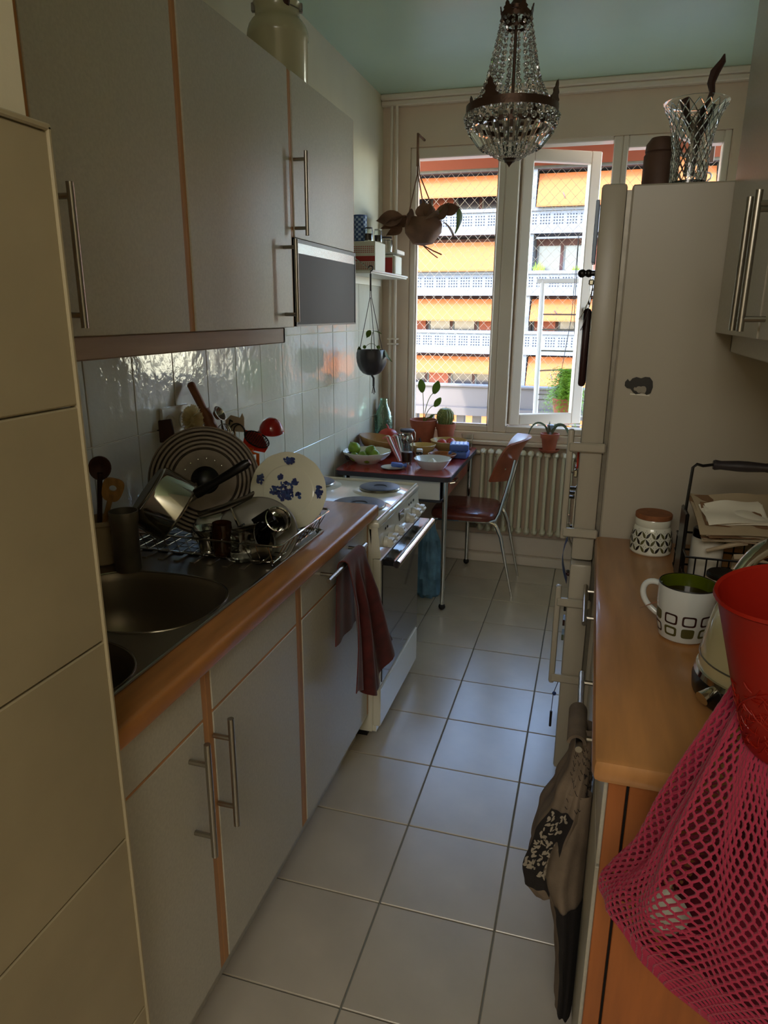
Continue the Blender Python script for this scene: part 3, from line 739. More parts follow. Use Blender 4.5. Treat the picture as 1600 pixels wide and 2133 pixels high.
# plant on radiator
ps = thing('potted_plant', 'terracotta pot on saucer with long drooping leaves on the radiator', 'plant', (.213, 2.972, .718))
obj('saucer', MB().lathe([(0, 0), (.05, 0), (.060, .014), (.056, .015), (.046, .005), (0, .005)], 28), 'terracotta', ps)
obj('pot', MB().lathe([(0, .006), (.036, .006), (.046, .078), (.052, .079), (.054, .105), (.048, .106), (.046, .09), (0, .09)], 28), 'terracotta', ps)
lf = MB()
def blade(m, p, wd, n=10, tip=0):
    for i in range(len(p)-1):
        pass
    k = len(p); vs = []; fs = []
    for i in range(k):
        d = (p[min(i+1, k-1)]-p[max(i-1, 0)]).normalized(); s_ = d.cross(Vector((0, .85, .5))); s_ = s_.normalized() if s_.length > 1e-4 else Vector((1, 0, 0))
        ww = wd*math.sin(PI*min(.98, (i/(k-1))*.82+.16)); vs += [p[i]+s_*ww, p[i]-s_*ww+Vector((0, 0, .0015))]
    for i in range(k-1): fs.append((2*i, 2*i+1, 2*i+3, 2*i+2))
    m.add(vs, fs)
blade(lf, bez((0, 0, .09), (-.03, 0, .19), (-.12, -.01, .20), (-.125, -.01, .05)), .006)
blade(lf, bez((0, 0, .09), (.02, 0, .20), (.12, -.01, .19), (.12, -.02, .0), 14), .010)
blade(lf, bez((0, 0, .09), (.02, 0, .16), (.06, 0, .17), (.13, -.02, .14)), .006)
for a in range(7):
    an = a*.9; blade(lf, bez((0, 0, .09), (.01*math.cos(an), .01*math.sin(an), .11), (.02*math.cos(an), .02*math.sin(an), .13), (.04*math.cos(an), .04*math.sin(an), .15+.01*(a % 3)), 5), .008)
obj('leaves', lf, 'leaf_dark', ps, kind='stuff')
obj('pale_leaf', MB().lathe([(0, .08), (.008, .10), (.017, .13), (.019, .155), (0, .15)], 10), 'tin_pale', ps)

# blue bag under the table
bb = thing('plastic_bag', 'crumpled blue plastic bag standing on the floor under the table', 'bag', (-.345, 2.365, 0))
obj('bag', MB().lathe([(0, .005), (.05, .0), (.075, .03), (.080, .12), (.070, .22), (.05, .32), (.025, .40), (.02, .42), (0, .42)], 40, wob=lambda a, i, r, z: (r*(1+.16*math.sin(7*a+3*i)+.09*math.sin(13*a+i*2)), z)), 'bag_blue', bb)
# wooden crate beside it
cr = thing('wooden_stool', 'slatted wooden box behind the cooker under the table', 'box', (-.36, 1.95, 0))
for i in range(5): obj('slat', MB().box((-.20+i*.05, -.10, 0), (-.165+i*.05, -.088, .50), .002), 'wood_pale', cr)
for z in (.05, .46): obj('rail', MB().box((-.21, -.088, z), (.06, -.07, z+.03), .002), 'wood_pale', cr)
obj('top', MB().box((-.21, -.10, .50), (.06, .10, .515), .003), 'wood_pale', cr)

# ------------------------------------------------------------------ THINGS ON THE TABLE
def on_table(nm, label, cat, x, y, z=TZ, rz=0, group=None, rot=None): return thing(nm, label, cat, (x, y, z+.0005), rz, group, rot)
def bowl_prof(r, h, foot=.5, th=.004, flare=1.0):
    return [(0, .003), (r*foot*.9, .003), (r*foot, 0), (r*foot+.003, .004), (r*.80, h*.42), (r*.95, h*.80), (r, h), (r-th*.6, h+.001), (r*.95-th, h*.80), (r*.80-th, h*.44), (r*foot, .009), (0, .008)]
# fruit bowl
fb = on_table('fruit_bowl', 'white scalloped porcelain bowl holding green limes on the table', 'bowl', -.69, 2.345)
obj('bowl', MB().lathe(bowl_prof(.128, .062, .45), 48, wob=lambda a, i, r, z: (r*(1+(.03*math.cos(10*a) if r > .11 else 0)), z)), 'porcelain', fb)
limes = [(-.745, 2.30, .80, .034, 'large green lime highest at the left of the scalloped bowl'), (-.66, 2.32, .787, .031, 'green lime at the right of the scalloped bowl, upper one'),
         (-.635, 2.305, .770, .029, 'green lime at the right rim of the scalloped bowl'), (-.735, 2.265, .765, .024, 'small lime behind the rim left in the scalloped bowl'),
         (-.692, 2.275, .766, .027, 'green lime in the middle front of the scalloped bowl'), (-.665, 2.262, .753, .020, 'smallest lime low at the front of the scalloped bowl')]
for x, y, z, r, lb in limes:
    l = thing('lime', lb, 'fruit', (x, y, z), group='limes in the scalloped bowl', rot=(random.uniform(-.6, .6), random.uniform(-.6, .6), random.uniform(0, 3)))
    obj('fruit_body', MB().lathe([(0, -1.12*r), (.12*r, -1.08*r), (.45*r, -.9*r), (.85*r, -.5*r), (r, 0), (.85*r, .5*r), (.45*r, .9*r), (.1*r, 1.08*r), (0, 1.14*r)], 20), 'lime', l)
    obj('stem_end', MB().cyl(.1*r, 1.10*r, 1.17*r, 8), 'wood_mid', l)
av = thing('avocado', 'dark avocado half hidden at the left of the scalloped bowl', 'fruit', (-.765, 2.275, .762))
obj('fruit_body', MB().lathe([(0, -.022), (.017, -.015), (.022, 0), (.017, .018), (.009, .032), (0, .037)], 16, RY(1.2)), 'avocado', av); obj('stem_end', MB().cyl(.003, .036, .04, 8, RY(1.2)), 'wood_mid', av)
# wooden bowl tilted
tag(obj('wooden_bowl', MB().lathe(bowl_prof(.122, .080, .4, .006), 40), 'bowl_wood', loc=(-.698, 2.585, TZ+.012), rot=(0, .16, .2)), 'tan wooden bowl leaning behind the bowl of limes', 'bowl')
# pumpkin
pk = on_table('pumpkin', 'small orange-red squash with pointed stem by the glass bottle', 'squash', -.700, 2.785, TZ+.0)
pk.scale = (.86, .86, 1.0)
obj('fruit_body', MB().lathe([(0, 0), (.04, .004), (.072, .028), (.079, .052), (.072, .078), (.050, .100), (.022, .112), (0, .114)], 28, wob=lambda a, i, r, z: (r*(1+.02*math.cos(8*a)), z)), 'pumpkin', pk)
obj('stem', MB().tube([(0, 0, .108), (-.003, 0, .124), (-.014, 0, .138)], [.012, .006, .004], 8), 'pumpkin', pk)
# green bottle
gb = on_table('glass_bottle', 'embossed pale green glass bottle in the tiled corner of the table', 'bottle', -.765, 2.908)
obj('body', MB().lathe([(0, .004), (.045, 0), (.052, .01), (.053, .14), (.045, .19), (.026, .235), (.022, .262), (.026, .268), (.026, .272), (.020, .272), (.018, .26), (.022, .23), (.041, .185), (.049, .14), (.048, .012), (0, .010)], 36), 'glass_green', gb)
ebm = MB()
for k in range(12):
    for j in range(9):
        a = 2*PI*(k+.5*(j % 2))/12; z = .03+j*.017; ebm.tube([(.0535*math.cos(a+q*.09), .0535*math.sin(a+q*.09), z-.006*math.cos(q*PI/2)) for q in (-1, -.5, 0, .5, 1)], .0012, 4)
obj('embossing', ebm, 'glass_green', gb, kind='stuff')
# clip jar
cj = on_table('storage_jar', 'glass jar with dark metal lid beside the terracotta pots', 'jar', -.562, 2.69)
obj('body', MB().lathe([(0, 0), (.040, 0), (.042, .01), (.042, .085), (.034, .10), (.034, .115), (.031, .115), (.031, .10), (.039, .083), (.039, .012), (0, .006)], 28), 'glass_clear', cj)
obj('lid', MB().cyl(.040, .116, .130, 28, bev=.003), 'formica_edge', cj); obj('clip', MB().tube([(.036, 0, .06), (.048, 0, .07), (.048, 0, .11), (.04, 0, .125)], .002, 6), 'steel_handle', cj)
# candy canes bundle in a jar
cc = on_table('candy_cane_bundle', 'bundle of striped candy canes leaning between the bowls', 'candy', -.565, 2.42)
for i in range(6):
    a = i*.35-.8; base = Vector((.035+.004*i, -.02+.006*i, .004)); tp_ = Vector((-.035+.011*i, .01*i, .115+.006*math.sin(i*2)))
    pts = [base, (base+tp_)/2, tp_]+[tp_+Vector((-.012+.012*math.cos(q), 0, .012*math.sin(q))) for q in (.6, 1.2, 1.9, 2.6, 3.2)]
    obj('cane', MB().tube(pts, .0045, 8), ('candy_pink', 'porcelain', 'leaf_dark')[i % 3] if i != 2 else 'candy_pink', cc)
# drinking glass
dg = on_table('drinking_glass', 'clear tumbler half filled with pale cloudy drink on the red table', 'glass', -.482, 2.385)
obj('body', MB().lathe([(0, 0), (.027, 0), (.028, .005), (.0335, .112), (.0315, .112), (.0262, .010), (0, .008)], 32), 'glass_clear', dg)
obj('drink', MB().lathe([(0, .0085), (.0258, .0105), (.0292, .062), (0, .062)], 28), 'liquid', dg)
# small labelled jar
sj = on_table('small_jar', 'small spice jar with white lid behind the white bowl', 'jar', -.442, 2.50)
obj('body', MB().lathe([(0, 0), (.018, 0), (.019, .004), (.019, .038), (.015, .044), (0, .044)], 20), 'glass_amber', sj); obj('lid', MB().cyl(.0175, .044, .058, 20, bev=.002), 'plastic_white', sj)
obj('paper_label', MB().lathe([(.0193, .010), (.0193, .030)], 20), 'paper_white', sj)
# clear plastic bag / crumple
tag(obj('plastic_wrapper', MB().lathe([(0, 0), (.03, .0), (.034, .05), (.024, .09), (.03, .118), (0, .11)], 22, wob=lambda a, i, r, z: (r*(1+.25*math.sin(5*a+2*i)), z+.004*math.sin(7*a))), 'glass_clear', loc=(-.555, 2.585, TZ+.001), smooth=10), 'crumpled clear plastic wrapper between the jar and the yellow bowl', 'wrapper')
on = thing('red_onion', 'dark red onion beside the terracotta pot', 'onion', (-.502, 2.755, TZ+.028))
obj('bulb', MB().lathe([(0, -.026), (.018, -.02), (.028, 0), (.02, .018), (.006, .03), (.003, .045), (0, .046)], 18), 'print_maroon', on); obj('roots', MB().cyl(.004, -.028, -.024, 8), 'bowl_wood', on)
# plate with packet
sp_ = on_table('saucer', 'small saucer with a dark rim at the front of the table', 'saucer', -.515, 2.235)
obj('dish', MB().lathe([(0, .003), (.03, .002), (.035, .0), (.062, .009), (.062, .0105), (.035, .004), (0, .005)], 32), 'porcelain', sp_); obj('rim_line', MB().lathe([(.060, .0098), (.0625, .011), (.0635, .009)], 32), 'print_maroon', sp_)
tag(obj('wrapped_sweet', MB().box((-.03, -.018, 0), (.03, .018, .022), .008, seg=2).sheet(lambda u, v: (.028+.022*u, -.022+.044*v, .012+.01*math.sin(v*14)*u), 4, 10, .001), 'box_blue', loc=(-.498, 2.24, TZ+.010), rot=(0, .1, .3)), 'blue and white foil wrapped sweet lying on the saucer', 'sweet')
# white bowl
wbw = on_table('serving_bowl', 'plain white bowl nearest the front edge of the red table', 'bowl', -.328, 2.315)
obj('bowl', MB().lathe(bowl_prof(.096, .050, .62), 44), 'porcelain_cool', wbw)
tag(obj('garlic_bulb', MB().lathe([(0, 0), (.022, .004), (.027, .015), (.015, .028), (.004, .036), (0, .037)], 20, wob=lambda a, i, r, z: (r*(1+.08*math.cos(7*a)), z)), 'porcelain', loc=(-.33, 2.32, TZ+.012)), 'white garlic bulb inside the plain white bowl', 'garlic')
# yellow bowl
tag(obj('mixing_bowl', MB().lathe(bowl_prof(.070, .060, .55), 40), 'bowl_yellow', loc=(-.452, 2.625, TZ+.001)), 'pale yellow bowl behind the patterned dish', 'bowl')
# cream bowl with oranges
tag(obj('large_bowl', MB().lathe(bowl_prof(.106, .068, .45), 44), 'bowl_yellow', loc=(-.335, 2.765, TZ+.001)), 'wide cream bowl with orange fruit at the window end of the table', 'bowl')
for i, (x, y, lb) in enumerate(((-.372, 2.75, 'orange fruit leftmost in the wide cream bowl'), (-.330, 2.795, 'orange fruit at the back of the wide cream bowl'), (-.308, 2.735, 'orange fruit at the front right of the wide cream bowl'))):
    q = thing('orange', lb, 'fruit', (x, y, TZ+.047), group='oranges in the cream bowl'); obj('fruit_body', MB().sphere((0, 0, 0), .031, 20, (1, 1, .92)), 'pumpkin', q); obj('stem_end', MB().cyl(.003, .027, .03, 8), 'leaf_dark', q)
# patterned dish
pd = on_table('patterned_dish', 'orange-brown patterned shallow dish in front of the blue box', 'bowl', -.322, 2.525)
obj('dish', MB().lathe(bowl_prof(.075, .034, .5), 44), 'bowl_brown', pd)
pm2 = MB()
for i in range(22):
    a = 2*PI*i/22; pm2.lathe([(.003, 0), (.0062, .0006), (.0066, 0)], 10, T(.066*math.cos(a), .066*math.sin(a), .0270))
obj('pattern', pm2, 'print_maroon', pd, kind='stuff'); obj('pale_rim', MB().lathe([(.073, .0335), (.0765, .035), (.0755, .032)], 44), 'bowl_yellow', pd)
# blue boxes
for i, (z, lb) in enumerate(((0, 'blue packet lying lowest at the right edge of the table'), (.040, 'blue checked packet on top of another at the right edge of the table'))):
    t = on_table('tissue_packet', lb, 'packet', -.250, 2.635+.005*i, TZ+z, rz=.15*i)
    obj('packet', MB().box((-.052, -.055, 0), (.052, .055, .038), .010, seg=2), 'box_blue', t)
    g = MB()
    for k in range(4): g.box((-.040+k*.022, -.045, .0378), (-.026+k*.022, .045, .0388))
    obj('print', g, 'tin_pale', t, smooth=0)
tag(obj('glass_cup', MB().lathe([(0, 0), (.026, 0), (.036, .085), (.0335, .085), (.024, .005), (0, .005)], 28), 'glass_clear', loc=(-.252, 2.905, TZ+.001)), 'empty glass cup in the far right corner of the table', 'glass')
# terracotta pots
def tpot(x, y, r, h, label, z=TZ+.001, nm='potted_plant'):
    t = thing(nm, label, 'plant', (x, y, z))
    obj('pot', MB().lathe([(0, 0), (r*.66, 0), (r*.86, h*.74), (r*.93, h*.74), (r, h), (r*.92, h), (r*.86, h*.84), (0, h*.84)], 36), 'terracotta', t)
    obj('soil', MB().cyl(r*.86, h*.80, h*.87, 24), 'soil', t); return t
p1 = tpot(-.515, 2.893, .082, .160, 'larger terracotta pot with a young broad-leaved plant on the table')
for (dx, dy, dz, s, rr) in ((-.010, 0, .350, .037, -.35), (.058, .0, .345, .037, .5), (.060, .01, .270, .030, 1.0), (.085, 0, .222, .018, 1.2), (.03, .02, .20, .014, 1.3)):
    st = obj('stem', MB().tube(bez((0, 0, .13), (dx*.1, 0, dz*.7), (dx*.6, dy, dz*.9), (dx, dy, dz-.03), 8), .0022, 6), 'leaf', p1)
    obj('leaf', MB().sheet(lambda u, v: ((v-.5)*2*s*.62*math.sin(PI*min(.97, u*.9+.08))**.8, .012*math.sin(u*2), u*s*2.1+.003*abs(v-.5)), 10, 4, .0006), 'leaf', p1, loc=(dx, dy, dz-.035), rot=(0, rr*.6, 0))
p2 = tpot(-.385, 2.915, .060, .140, 'smaller terracotta pot with a round spiny cactus on the table')
obj('cactus_body', MB().lathe([(0, -.04), (.035, -.03), (.050, .01), (.046, .04), (.028, .064), (0, .070)], 44, T(-.005, 0, .160), wob=lambda a, i, r, z: (r*(1+.06*math.cos(16*a)), z)), 'cactus_green', p2)
spn = MB()
for i in range(420):
    a = random.uniform(0, 2*PI); u = random.uniform(-.35, 1); z = .01+.058*u; r = .050*math.sqrt(max(.02, 1-u*u*.95)); n_ = Vector((math.cos(a)*r, math.sin(a)*r, .045*u)).normalized()
    n_ = (n_+Vector((random.uniform(-.5, .5), random.uniform(-.5, .5), random.uniform(-.3, .5)))).normalized()
    p = Vector((math.cos(a)*r-.005, math.sin(a)*r, .16+z)); s_ = n_.orthogonal().normalized()*.0006
    spn.add([p-s_, p+s_, p+n_*.013], [(0, 1, 2)])
obj('spines', spn, 'spine', p2, smooth=0, kind='stuff')

# ------------------------------------------------------------------ WALL SHELF
SZ = 1.68
sh = thing('wall_shelf', 'small white wall shelf with a wire edge near the window', 'shelf', (-.74, 2.65, SZ))
obj('board', MB().box((-.813, 2.30, SZ-.012), (-.655, 2.985, SZ), .002), 'plastic_white', sh, world=True)
obj('back_lip', MB().box((-.813, 2.30, SZ-.05), (-.805, 2.985, SZ-.012)), 'plastic_white', sh, world=True)
obj('edge_rail', MB().tube([(-.653, 2.985, SZ), (-.653, 2.30, SZ)], .006, 8), 'plastic_white', sh, world=True)
for y in (2.34, 2.94): obj('bracket', MB().tube([(-.81, y, SZ-.004), (-.66, y, SZ-.006)], .005, 6).tube([(-.81, y, SZ+.10), (-.66, y, SZ+.0)], .003, 6), 'steel_handle', sh, world=True)
bx = thing('tea_box', 'white box with red band and dotted pattern on the wall shelf', 'box', (-.735, 2.50, SZ+.0005))
obj('carton', MB().box((-.06, -.09, 0), (.065, .09, .145), .003), 'cardboard', bx)
obj('red_band', MB().box((-.061, -.0915, .05), (.0, -.0895, .075)).box((.0, -.0915, .05), (.0655, -.0895, .075)), 'box_red', bx, smooth=0)
dm = MB()
for i in range(12):
    for j in range(4):
        for zz in (.012, .09): dm.box((-.054+i*.0098, -.0908, zz+j*.009), (-.049+i*.0098, -.0898, zz+j*.009+.005))
obj('dots', dm, 'box_red', bx, smooth=0, kind='stuff')
obj('white_sleeve', MB().box((.0652, -.088, .002), (.0665, .088, .143)), 'paper_white', bx, smooth=0)
tn = thing('checked_tin', 'tall blue gingham tin standing on the red banded box', 'tin', (-.765, 2.47, SZ+.146))
obj('body', MB().cyl(.034, 0, .125, 32, bev=.002), 'tin_blue', tn)
chk = MB()
for i in range(16):
    for j in range(10):
        if (i+j) % 2 == 0: chk.lathe([(.0343, .006+j*.0115), (.0343, .0165+j*.0115)], 2, a0=2*PI*i/16, a1=2*PI*(i+1)/16)
obj('checks', chk, 'tin_pale', tn, kind='stuff'); obj('lid', MB().cyl(.0348, .119, .126, 32), 'tin_blue', tn)
def jar(nm, label, x, y, z, r, h, fill=None, lid='formica_edge'):
    t = thing(nm, label, 'jar', (x, y, z))
    obj('body', MB().lathe([(0, 0), (r, 0), (r, h*.8), (r*.85, h*.88), (r*.85, h*.9), (r*.8, h*.9), (r*.8, h*.87), (r*.93, h*.78), (r*.93, .004), (0, .004)], 24), 'glass_clear', t)
    obj('lid', MB().cyl(r*.92, h*.9, h, 24, bev=.002), lid, t)
    if fill: obj('contents', MB().cyl(r*.9, .005, h*.55, 18), fill, t)
    return t
jar('spice_jar', 'little jar with black lid in front of the gingham tin', -.713, 2.445, SZ+.146, .021, .066, 'wood_mid')
jar('spice_jar', 'little jar with pale lid right of the black lidded one', -.690, 2.53, SZ+.146, .021, .066, 'bowl_wood', 'plastic_white')
ty = thing('small_tray', 'small white tray on top of the little box at the shelf end', 'tray', (-.715, 2.80, SZ+.109))
obj('tray', MB().box((-.06, -.08, 0), (.07, .08, .006), .003).box((.06, -.08, 0), (.074, .08, .022), .003).box((-.06, -.08, 0), (-.054, .08, .02), .002), 'plastic_white', ty)
jar('spice_jar', 'wide jar standing on the small white tray', -.722, 2.79, SZ+.1155, .034, .085, None)
bx2 = thing('small_box', 'small red and white carton at the window end of the wall shelf', 'box', (-.715, 2.80, SZ+.0005))
obj('carton', MB().box((-.055, -.07, 0), (.05, .07, .105), .003), 'cardboard', bx2); obj('red_panel', MB().box((-.052, -.0715, .01), (.046, -.0695, .09)), 'box_red', bx2, smooth=0)
obj('white_bag', MB().box((.0505, -.066, .004), (.062, .066, .10), .005), 'paper_white', bx2)

# ------------------------------------------------------------------ HANGING PLANTS
h1 = thing('hanging_plant', 'brown hanging plant with broad drooping leaves in front of the left window', 'plant', (-.545, 2.90, 1.93)); h1.scale = (1.22, 1.22, 1.05)
obj('pot', MB().lathe([(0, -.085), (.045, -.075), (.082, -.02), (.085, .02), (.075, .05), (.068, .05), (.07, .02), (0, .02)], 28, wob=lambda a, i, r, z: (r*(1+.03*math.sin(5*a)), z)), 'leaf_brown', h1)
obj('hanger', MB().tube([(.07, 0, .03), (-.02, .0, .26), (-.03, .0, .40)], .003, 6).tube([(-.075, 0, .03), (-.03, 0, .26), (-.03, .0, .44)], .003, 6).tube([(0, .07, .03), (-.03, 0, .28)], .003, 6).tube([(-.03, 0, .30), (-.03, .0, .45), (-.03, .15, .45)], .006, 6), 'leaf_brown', h1)
def big_leaf(parent, c, d, L, W, m, roll=0, name='leaf'):
    lm = MB().sheet(lambda u, v: ((v-.5)*2*W*math.sin(PI*min(.98, u**.8*.92+.05)), -.35*L*u*u, L*u*(1-.25*u)+.25*W*(1-abs(2*v-1))), 8, 4, .001)
    return obj(name, lm, m, parent, loc=c, rot=(align(d).to_3x3() @ Matrix.Rotation(roll, 3, 'Z')).to_euler())
for i, (c, d, L, W, mm) in enumerate([((0, 0, .05), (-1, -.2, .35), .15, .035, 'leaf_brown'), ((-.05, 0, .04), (-1, 0, .05), .17, .04, 'leaf_brown'), ((-.09, -.02, .06), (-1, 0, -.15), .14, .04, 'leaf_brown'), ((-.04, .02, .05), (-.9, .2, -.2), .16, .04, 'leaf_brown'),
        ((.02, 0, .05), (.4, -.2, .9), .09, .035, 'leaf_brown'), ((0, 0, .05), (-.2, -.2, 1), .10, .04, 'leaf_brown'), ((.05, 0, .05), (.9, 0, .5), .12, .04, 'leaf_brown'), ((.08, 0, .08), (1, 0, .2), .12, .03, 'leaf_brown'),
        ((.155, 0, .10), (.35, 0, -1), .16, .028, 'leaf'), ((.08, 0, .04), (.7, 0, -.4), .12, .04, 'leaf_brown'), ((.03, -.04, .05), (.5, -.8, .3), .10, .04, 'leaf_brown'), ((-.03, -.05, .04), (-.4, -.8, .2), .10, .04, 'leaf_brown'), ((-.10, 0, .02), (-.6, 0, -.8), .10, .035, 'leaf_brown')]):
    big_leaf(h1, c, d, L, W, mm, i*.7)
obj('leaf_stalk', MB().tube([(.06, 0, .06), (.11, 0, .12), (.155, 0, .10)], .003, 6), 'leaf', h1)
obj('roots', MB().tube([(0, 0, -.08), (.05, 0, -.11), (.09, 0, -.13)], .0035, 6).tube([(0, 0, -.08), (.04, 0, -.12), (.07, .01, -.145)], .003, 6), 'leaf_brown', h1)
h2 = thing('hanging_plant', 'dark round hanging pot on a long cord below the wall shelf', 'plant', (-.652, 2.30, 1.255))
obj('pot', MB().lathe([(0, -.075), (.020, -.074), (.040, -.066), (.056, -.050), (.067, -.030), (.073, -.008), (.074, .012), (.072, .034), (.067, .050), (.060, .050), (.064, .01), (0, .01)], 40, wob=lambda a, i, r, z: (r*(1+.03*math.sin(6*a)+.02*math.sin(11*a+i)), z)), 'formica_edge', h2)
obj('hanger', MB().tube([(-.062, 0, .045), (-.008, 0, .30), (-.005, 0, .425)], .0018, 5).tube([(.058, 0, .045), (0, 0, .30), (-.005, 0, .425)], .0018, 5).tube([(-.005, 0, .33), (-.005, 0, .41)], .005, 6).tube([(0, .06, .045), (-.005, 0, .30)], .0018, 5)
    .tube(arc((-.005, 0, .435), .012, -PI/2, PI*.9, 8), .003, 6), 'formica_edge', h2)
obj('tassel', MB().tube([(0, 0, -.07), (.012, 0, -.09), (.012, 0, -.13)], .006, 6).tube([(.012, 0, -.12), (.004, 0, -.165)], .002, 5).tube([(.012, 0, -.12), (.02, 0, -.162)], .002, 5).tube([(.012, 0, -.12), (.013, .004, -.17)], .002, 5), 'formica_edge', h2)
for i, (c, d, L, W) in enumerate([((.01, 0, .14), (1, -.2, .15), .055, .016), ((-.005, 0, .145), (-.6, 0, -.9), .05, .014), ((-.06, 0, .03), (-.3, 0, 1), .045, .012), ((.07, 0, .05), (.2, 0, -1), .08, .016), ((.045, 0, .03), (.2, -.3, 1), .04, .016)]):
    big_leaf(h2, c, d, L, W, 'leaf', i*1.1)
obj('stem', MB().tube(bez((0, 0, .04), (-.002, 0, .1), (0, 0, .13), (.012, 0, .14), 6), .002, 5).tube(arc((.0, 0, .045), .035, .3, PI-.3, 10), .0012, 5), 'leaf_dark', h2)
for x in (-.036, .036): obj('round_leaf', MB().sphere((x, 0, .063), .0095, 12, (1, .4, 1)), 'leaf', h2)

# ------------------------------------------------------------------ CHANDELIER
ch_ = thing('chandelier', 'crystal bag chandelier with bronze bands hanging from the ceiling', 'chandelier', (.132, 1.15, 2.045))
RB = .132
def band(r, z0, z1, th=.003): return MB().lathe([(r, z0), (r+th, z0), (r+th, z1), (r, z1), (r, z0)], 48)
obj('lower_band', band(RB-.003, -.010, .012), 'bronze', ch_)
obj('upper_band', band(.040, .228, .242), 'bronze', ch_)
obj('inner_band', band(.026, .206, .214), 'bronze', ch_)
obj('basket_band', band(.102, -.045, -.032), 'bronze', ch_)
fin = MB().sheet(lambda u, v: (0, (u-.5)*.046*(1-v**1.2)*(1+.22*math.sin(v*18)), .052*v), 6, 10, .003)
for i in range(4):
    a = -.35+i*PI/2; obj('finial', MB().add(fin.v, fin.f, RZ(a) @ T(RB, 0, .010) @ RY(.12)), 'bronze', ch_)
for i in range(6):
    a = i*PI/3; obj('crown_leaf', MB().add(fin.v, fin.f, RZ(a) @ T(.042, 0, .238) @ RY(.2) @ Matrix.Diagonal((1, .75, .55, 1))), 'bronze', ch_)
obj('stem', MB().tube([(0, 0, -.02), (0, 0, .30)], .0045, 10).lathe([(0, .25), (.022, .252), (.024, .26), (.012, .275), (.016, .30), (.008, .33), (0, .34)], 20), 'bronze', ch_)
obj('chain', MB().tube([(0, 0, .33), (0, 0, .585)], .004, 8), 'bronze', ch_)
obj('bottom_cap', MB().lathe([(0, -.148), (.004, -.142), (.016, -.128), (.020, -.124), (0, -.124)], 16), 'bronze', ch_)
def bead(r):
    m = MB(); n = 8
    return m.lathe([(0, -r), (r*.62, -r*.72), (r, 0), (r*.62, r*.72), (0, r)], n)
b_me = mesh_of('bead', bead(.0065), 'crystal', 0)
NS = 18
wires = MB()
for s in range(NS):
    a = 2*PI*(s+.35)/NS
    pr_ = []
    for k in range(15):
        t = k/14; r = .041+.045*t+.038*t**6; z = .228-(.222)*t
        pr_.append(Vector((r*math.cos(a), r*math.sin(a), z)))
    wires.tube(pr_, .0007, 4)
    for k, p in enumerate(pr_):
        inst('bead', b_me, ch_, p+Vector((random.uniform(-.001, .001), random.uniform(-.001, .001), 0)), (random.uniform(-.4, .4), random.uniform(-.4, .4), a), scale=(.78+.5*k/14,)*3)
extra = MB(); bb_ = bead(.0065)
for s in range(30):     # ring of double beads under the band
    a = 2*PI*s/30
    for k, (r, z) in enumerate(((RB-.001, -.018), (RB-.006, -.036))):
        extra.add(bb_.v, bb_.f, T(r*math.cos(a+.1*k), r*math.sin(a+.1*k), z) @ Matrix.Diagonal((1.35, 1.35, 1.5, 1)))
for s in range(26):
    a = 2*PI*s/26
    for k in range(6):
        t = k/5; r = .070*(1-t)**.8+.012; z = -.095-.036*t
        extra.add(bb_.v, bb_.f, T(r*math.cos(a+.12*k), r*math.sin(a+.12*k), z) @ Matrix.Diagonal((.62, .62, .62, 1)))
obj('small_beads', extra, 'crystal', ch_, smooth=0, kind='stuff')
def prism_mesh(L, W):
    m = MB(); rows = []
    for t, wd in ((0, .55), (.08, 1.0), (.9, .62), (1.0, .25)):
        rows.append([(-wd*W/2, 0, -L*t), (0, wd*W*.42, -L*t), (wd*W/2, 0, -L*t), (0, -wd*W*.30, -L*t)])
    vs = [p for r in rows for p in r]; fs = [(0, 1, 2, 3), (15, 14, 13, 12)]
    for i in range(3):
        for j in range(4): fs.append((i*4+j, i*4+(j+1) % 4, (i+1)*4+(j+1) % 4, (i+1)*4+j))
    return m.add(vs, fs)
p_me = mesh_of('crystal_prism', prism_mesh(.070, .0215), 'crystal', 0)
for s in range(24):
    a = 2*PI*s/24; o = inst('crystal_prism', p_me, ch_, (.122*math.cos(a), .122*math.sin(a), -.044))
    o.rotation_euler = (RZ(a-PI/2) @ RX(-.62)).to_euler()
for s in range(24): wires.tube([(RB*math.cos(2*PI*s/24), RB*math.sin(2*PI*s/24), -.01), (.122*math.cos(2*PI*s/24), .122*math.sin(2*PI*s/24), -.045)], .0007, 4)
obj('wires', wires, 'bronze', ch_, kind='stuff')
bu = MB().lathe([(0, .0), (.010, .002), (.011, .05), (0, .055)], 12, T(.03, 0, -.03)).lathe([(0, .0), (.010, .002), (.011, .05), (0, .055)], 12, T(-.03, 0, -.03))
obj('candle_socket', bu, 'cardboard', ch_)

# ------------------------------------------------------------------ FRIDGE
fg = thing('fridge_freezer', 'tall white fridge freezer standing beside the right worktop', 'fridge', (.75, 1.2, 0))
FX, FY0, FY1 = .477, .908, 1.49
obj('cabinet', MB().box((FX, FY0, .03), (1.07, FY1, 1.80), .004), 'fridge_white', fg, world=True)
obj('plinth', MB().box((FX+.03, FY0+.01, 0), (1.06, FY1-.01, .03)), 'plastic_black', fg, world=True, smooth=0)
obj('gasket', MB().box((FX-.012, FY0+.02, .07), (FX, FY1-.02, 1.79)), 'dull_steel', fg, world=True, smooth=0)
for z0, z1, h0, h1_ in ((.785, 1.805, .848, 1.172), (.07, .772, .375, .70)):
    dr = obj('door', MB().box((.402, FY0+.004, z0), (FX-.012, FY1, z1), .009, seg=2), 'fridge_white', fg, world=True)
    hm = MB().box((.366, FY0-.006, h0), (.384, FY0+.022, h1_), .007, seg=2)
    for zz in (h0+.010, h1_-.062): hm.box((.372, FY0-.012, zz), (FX-.006, FY0+.004, zz+.026), .004)
    obj('handle', hm, 'fridge_white', dr, world=True)
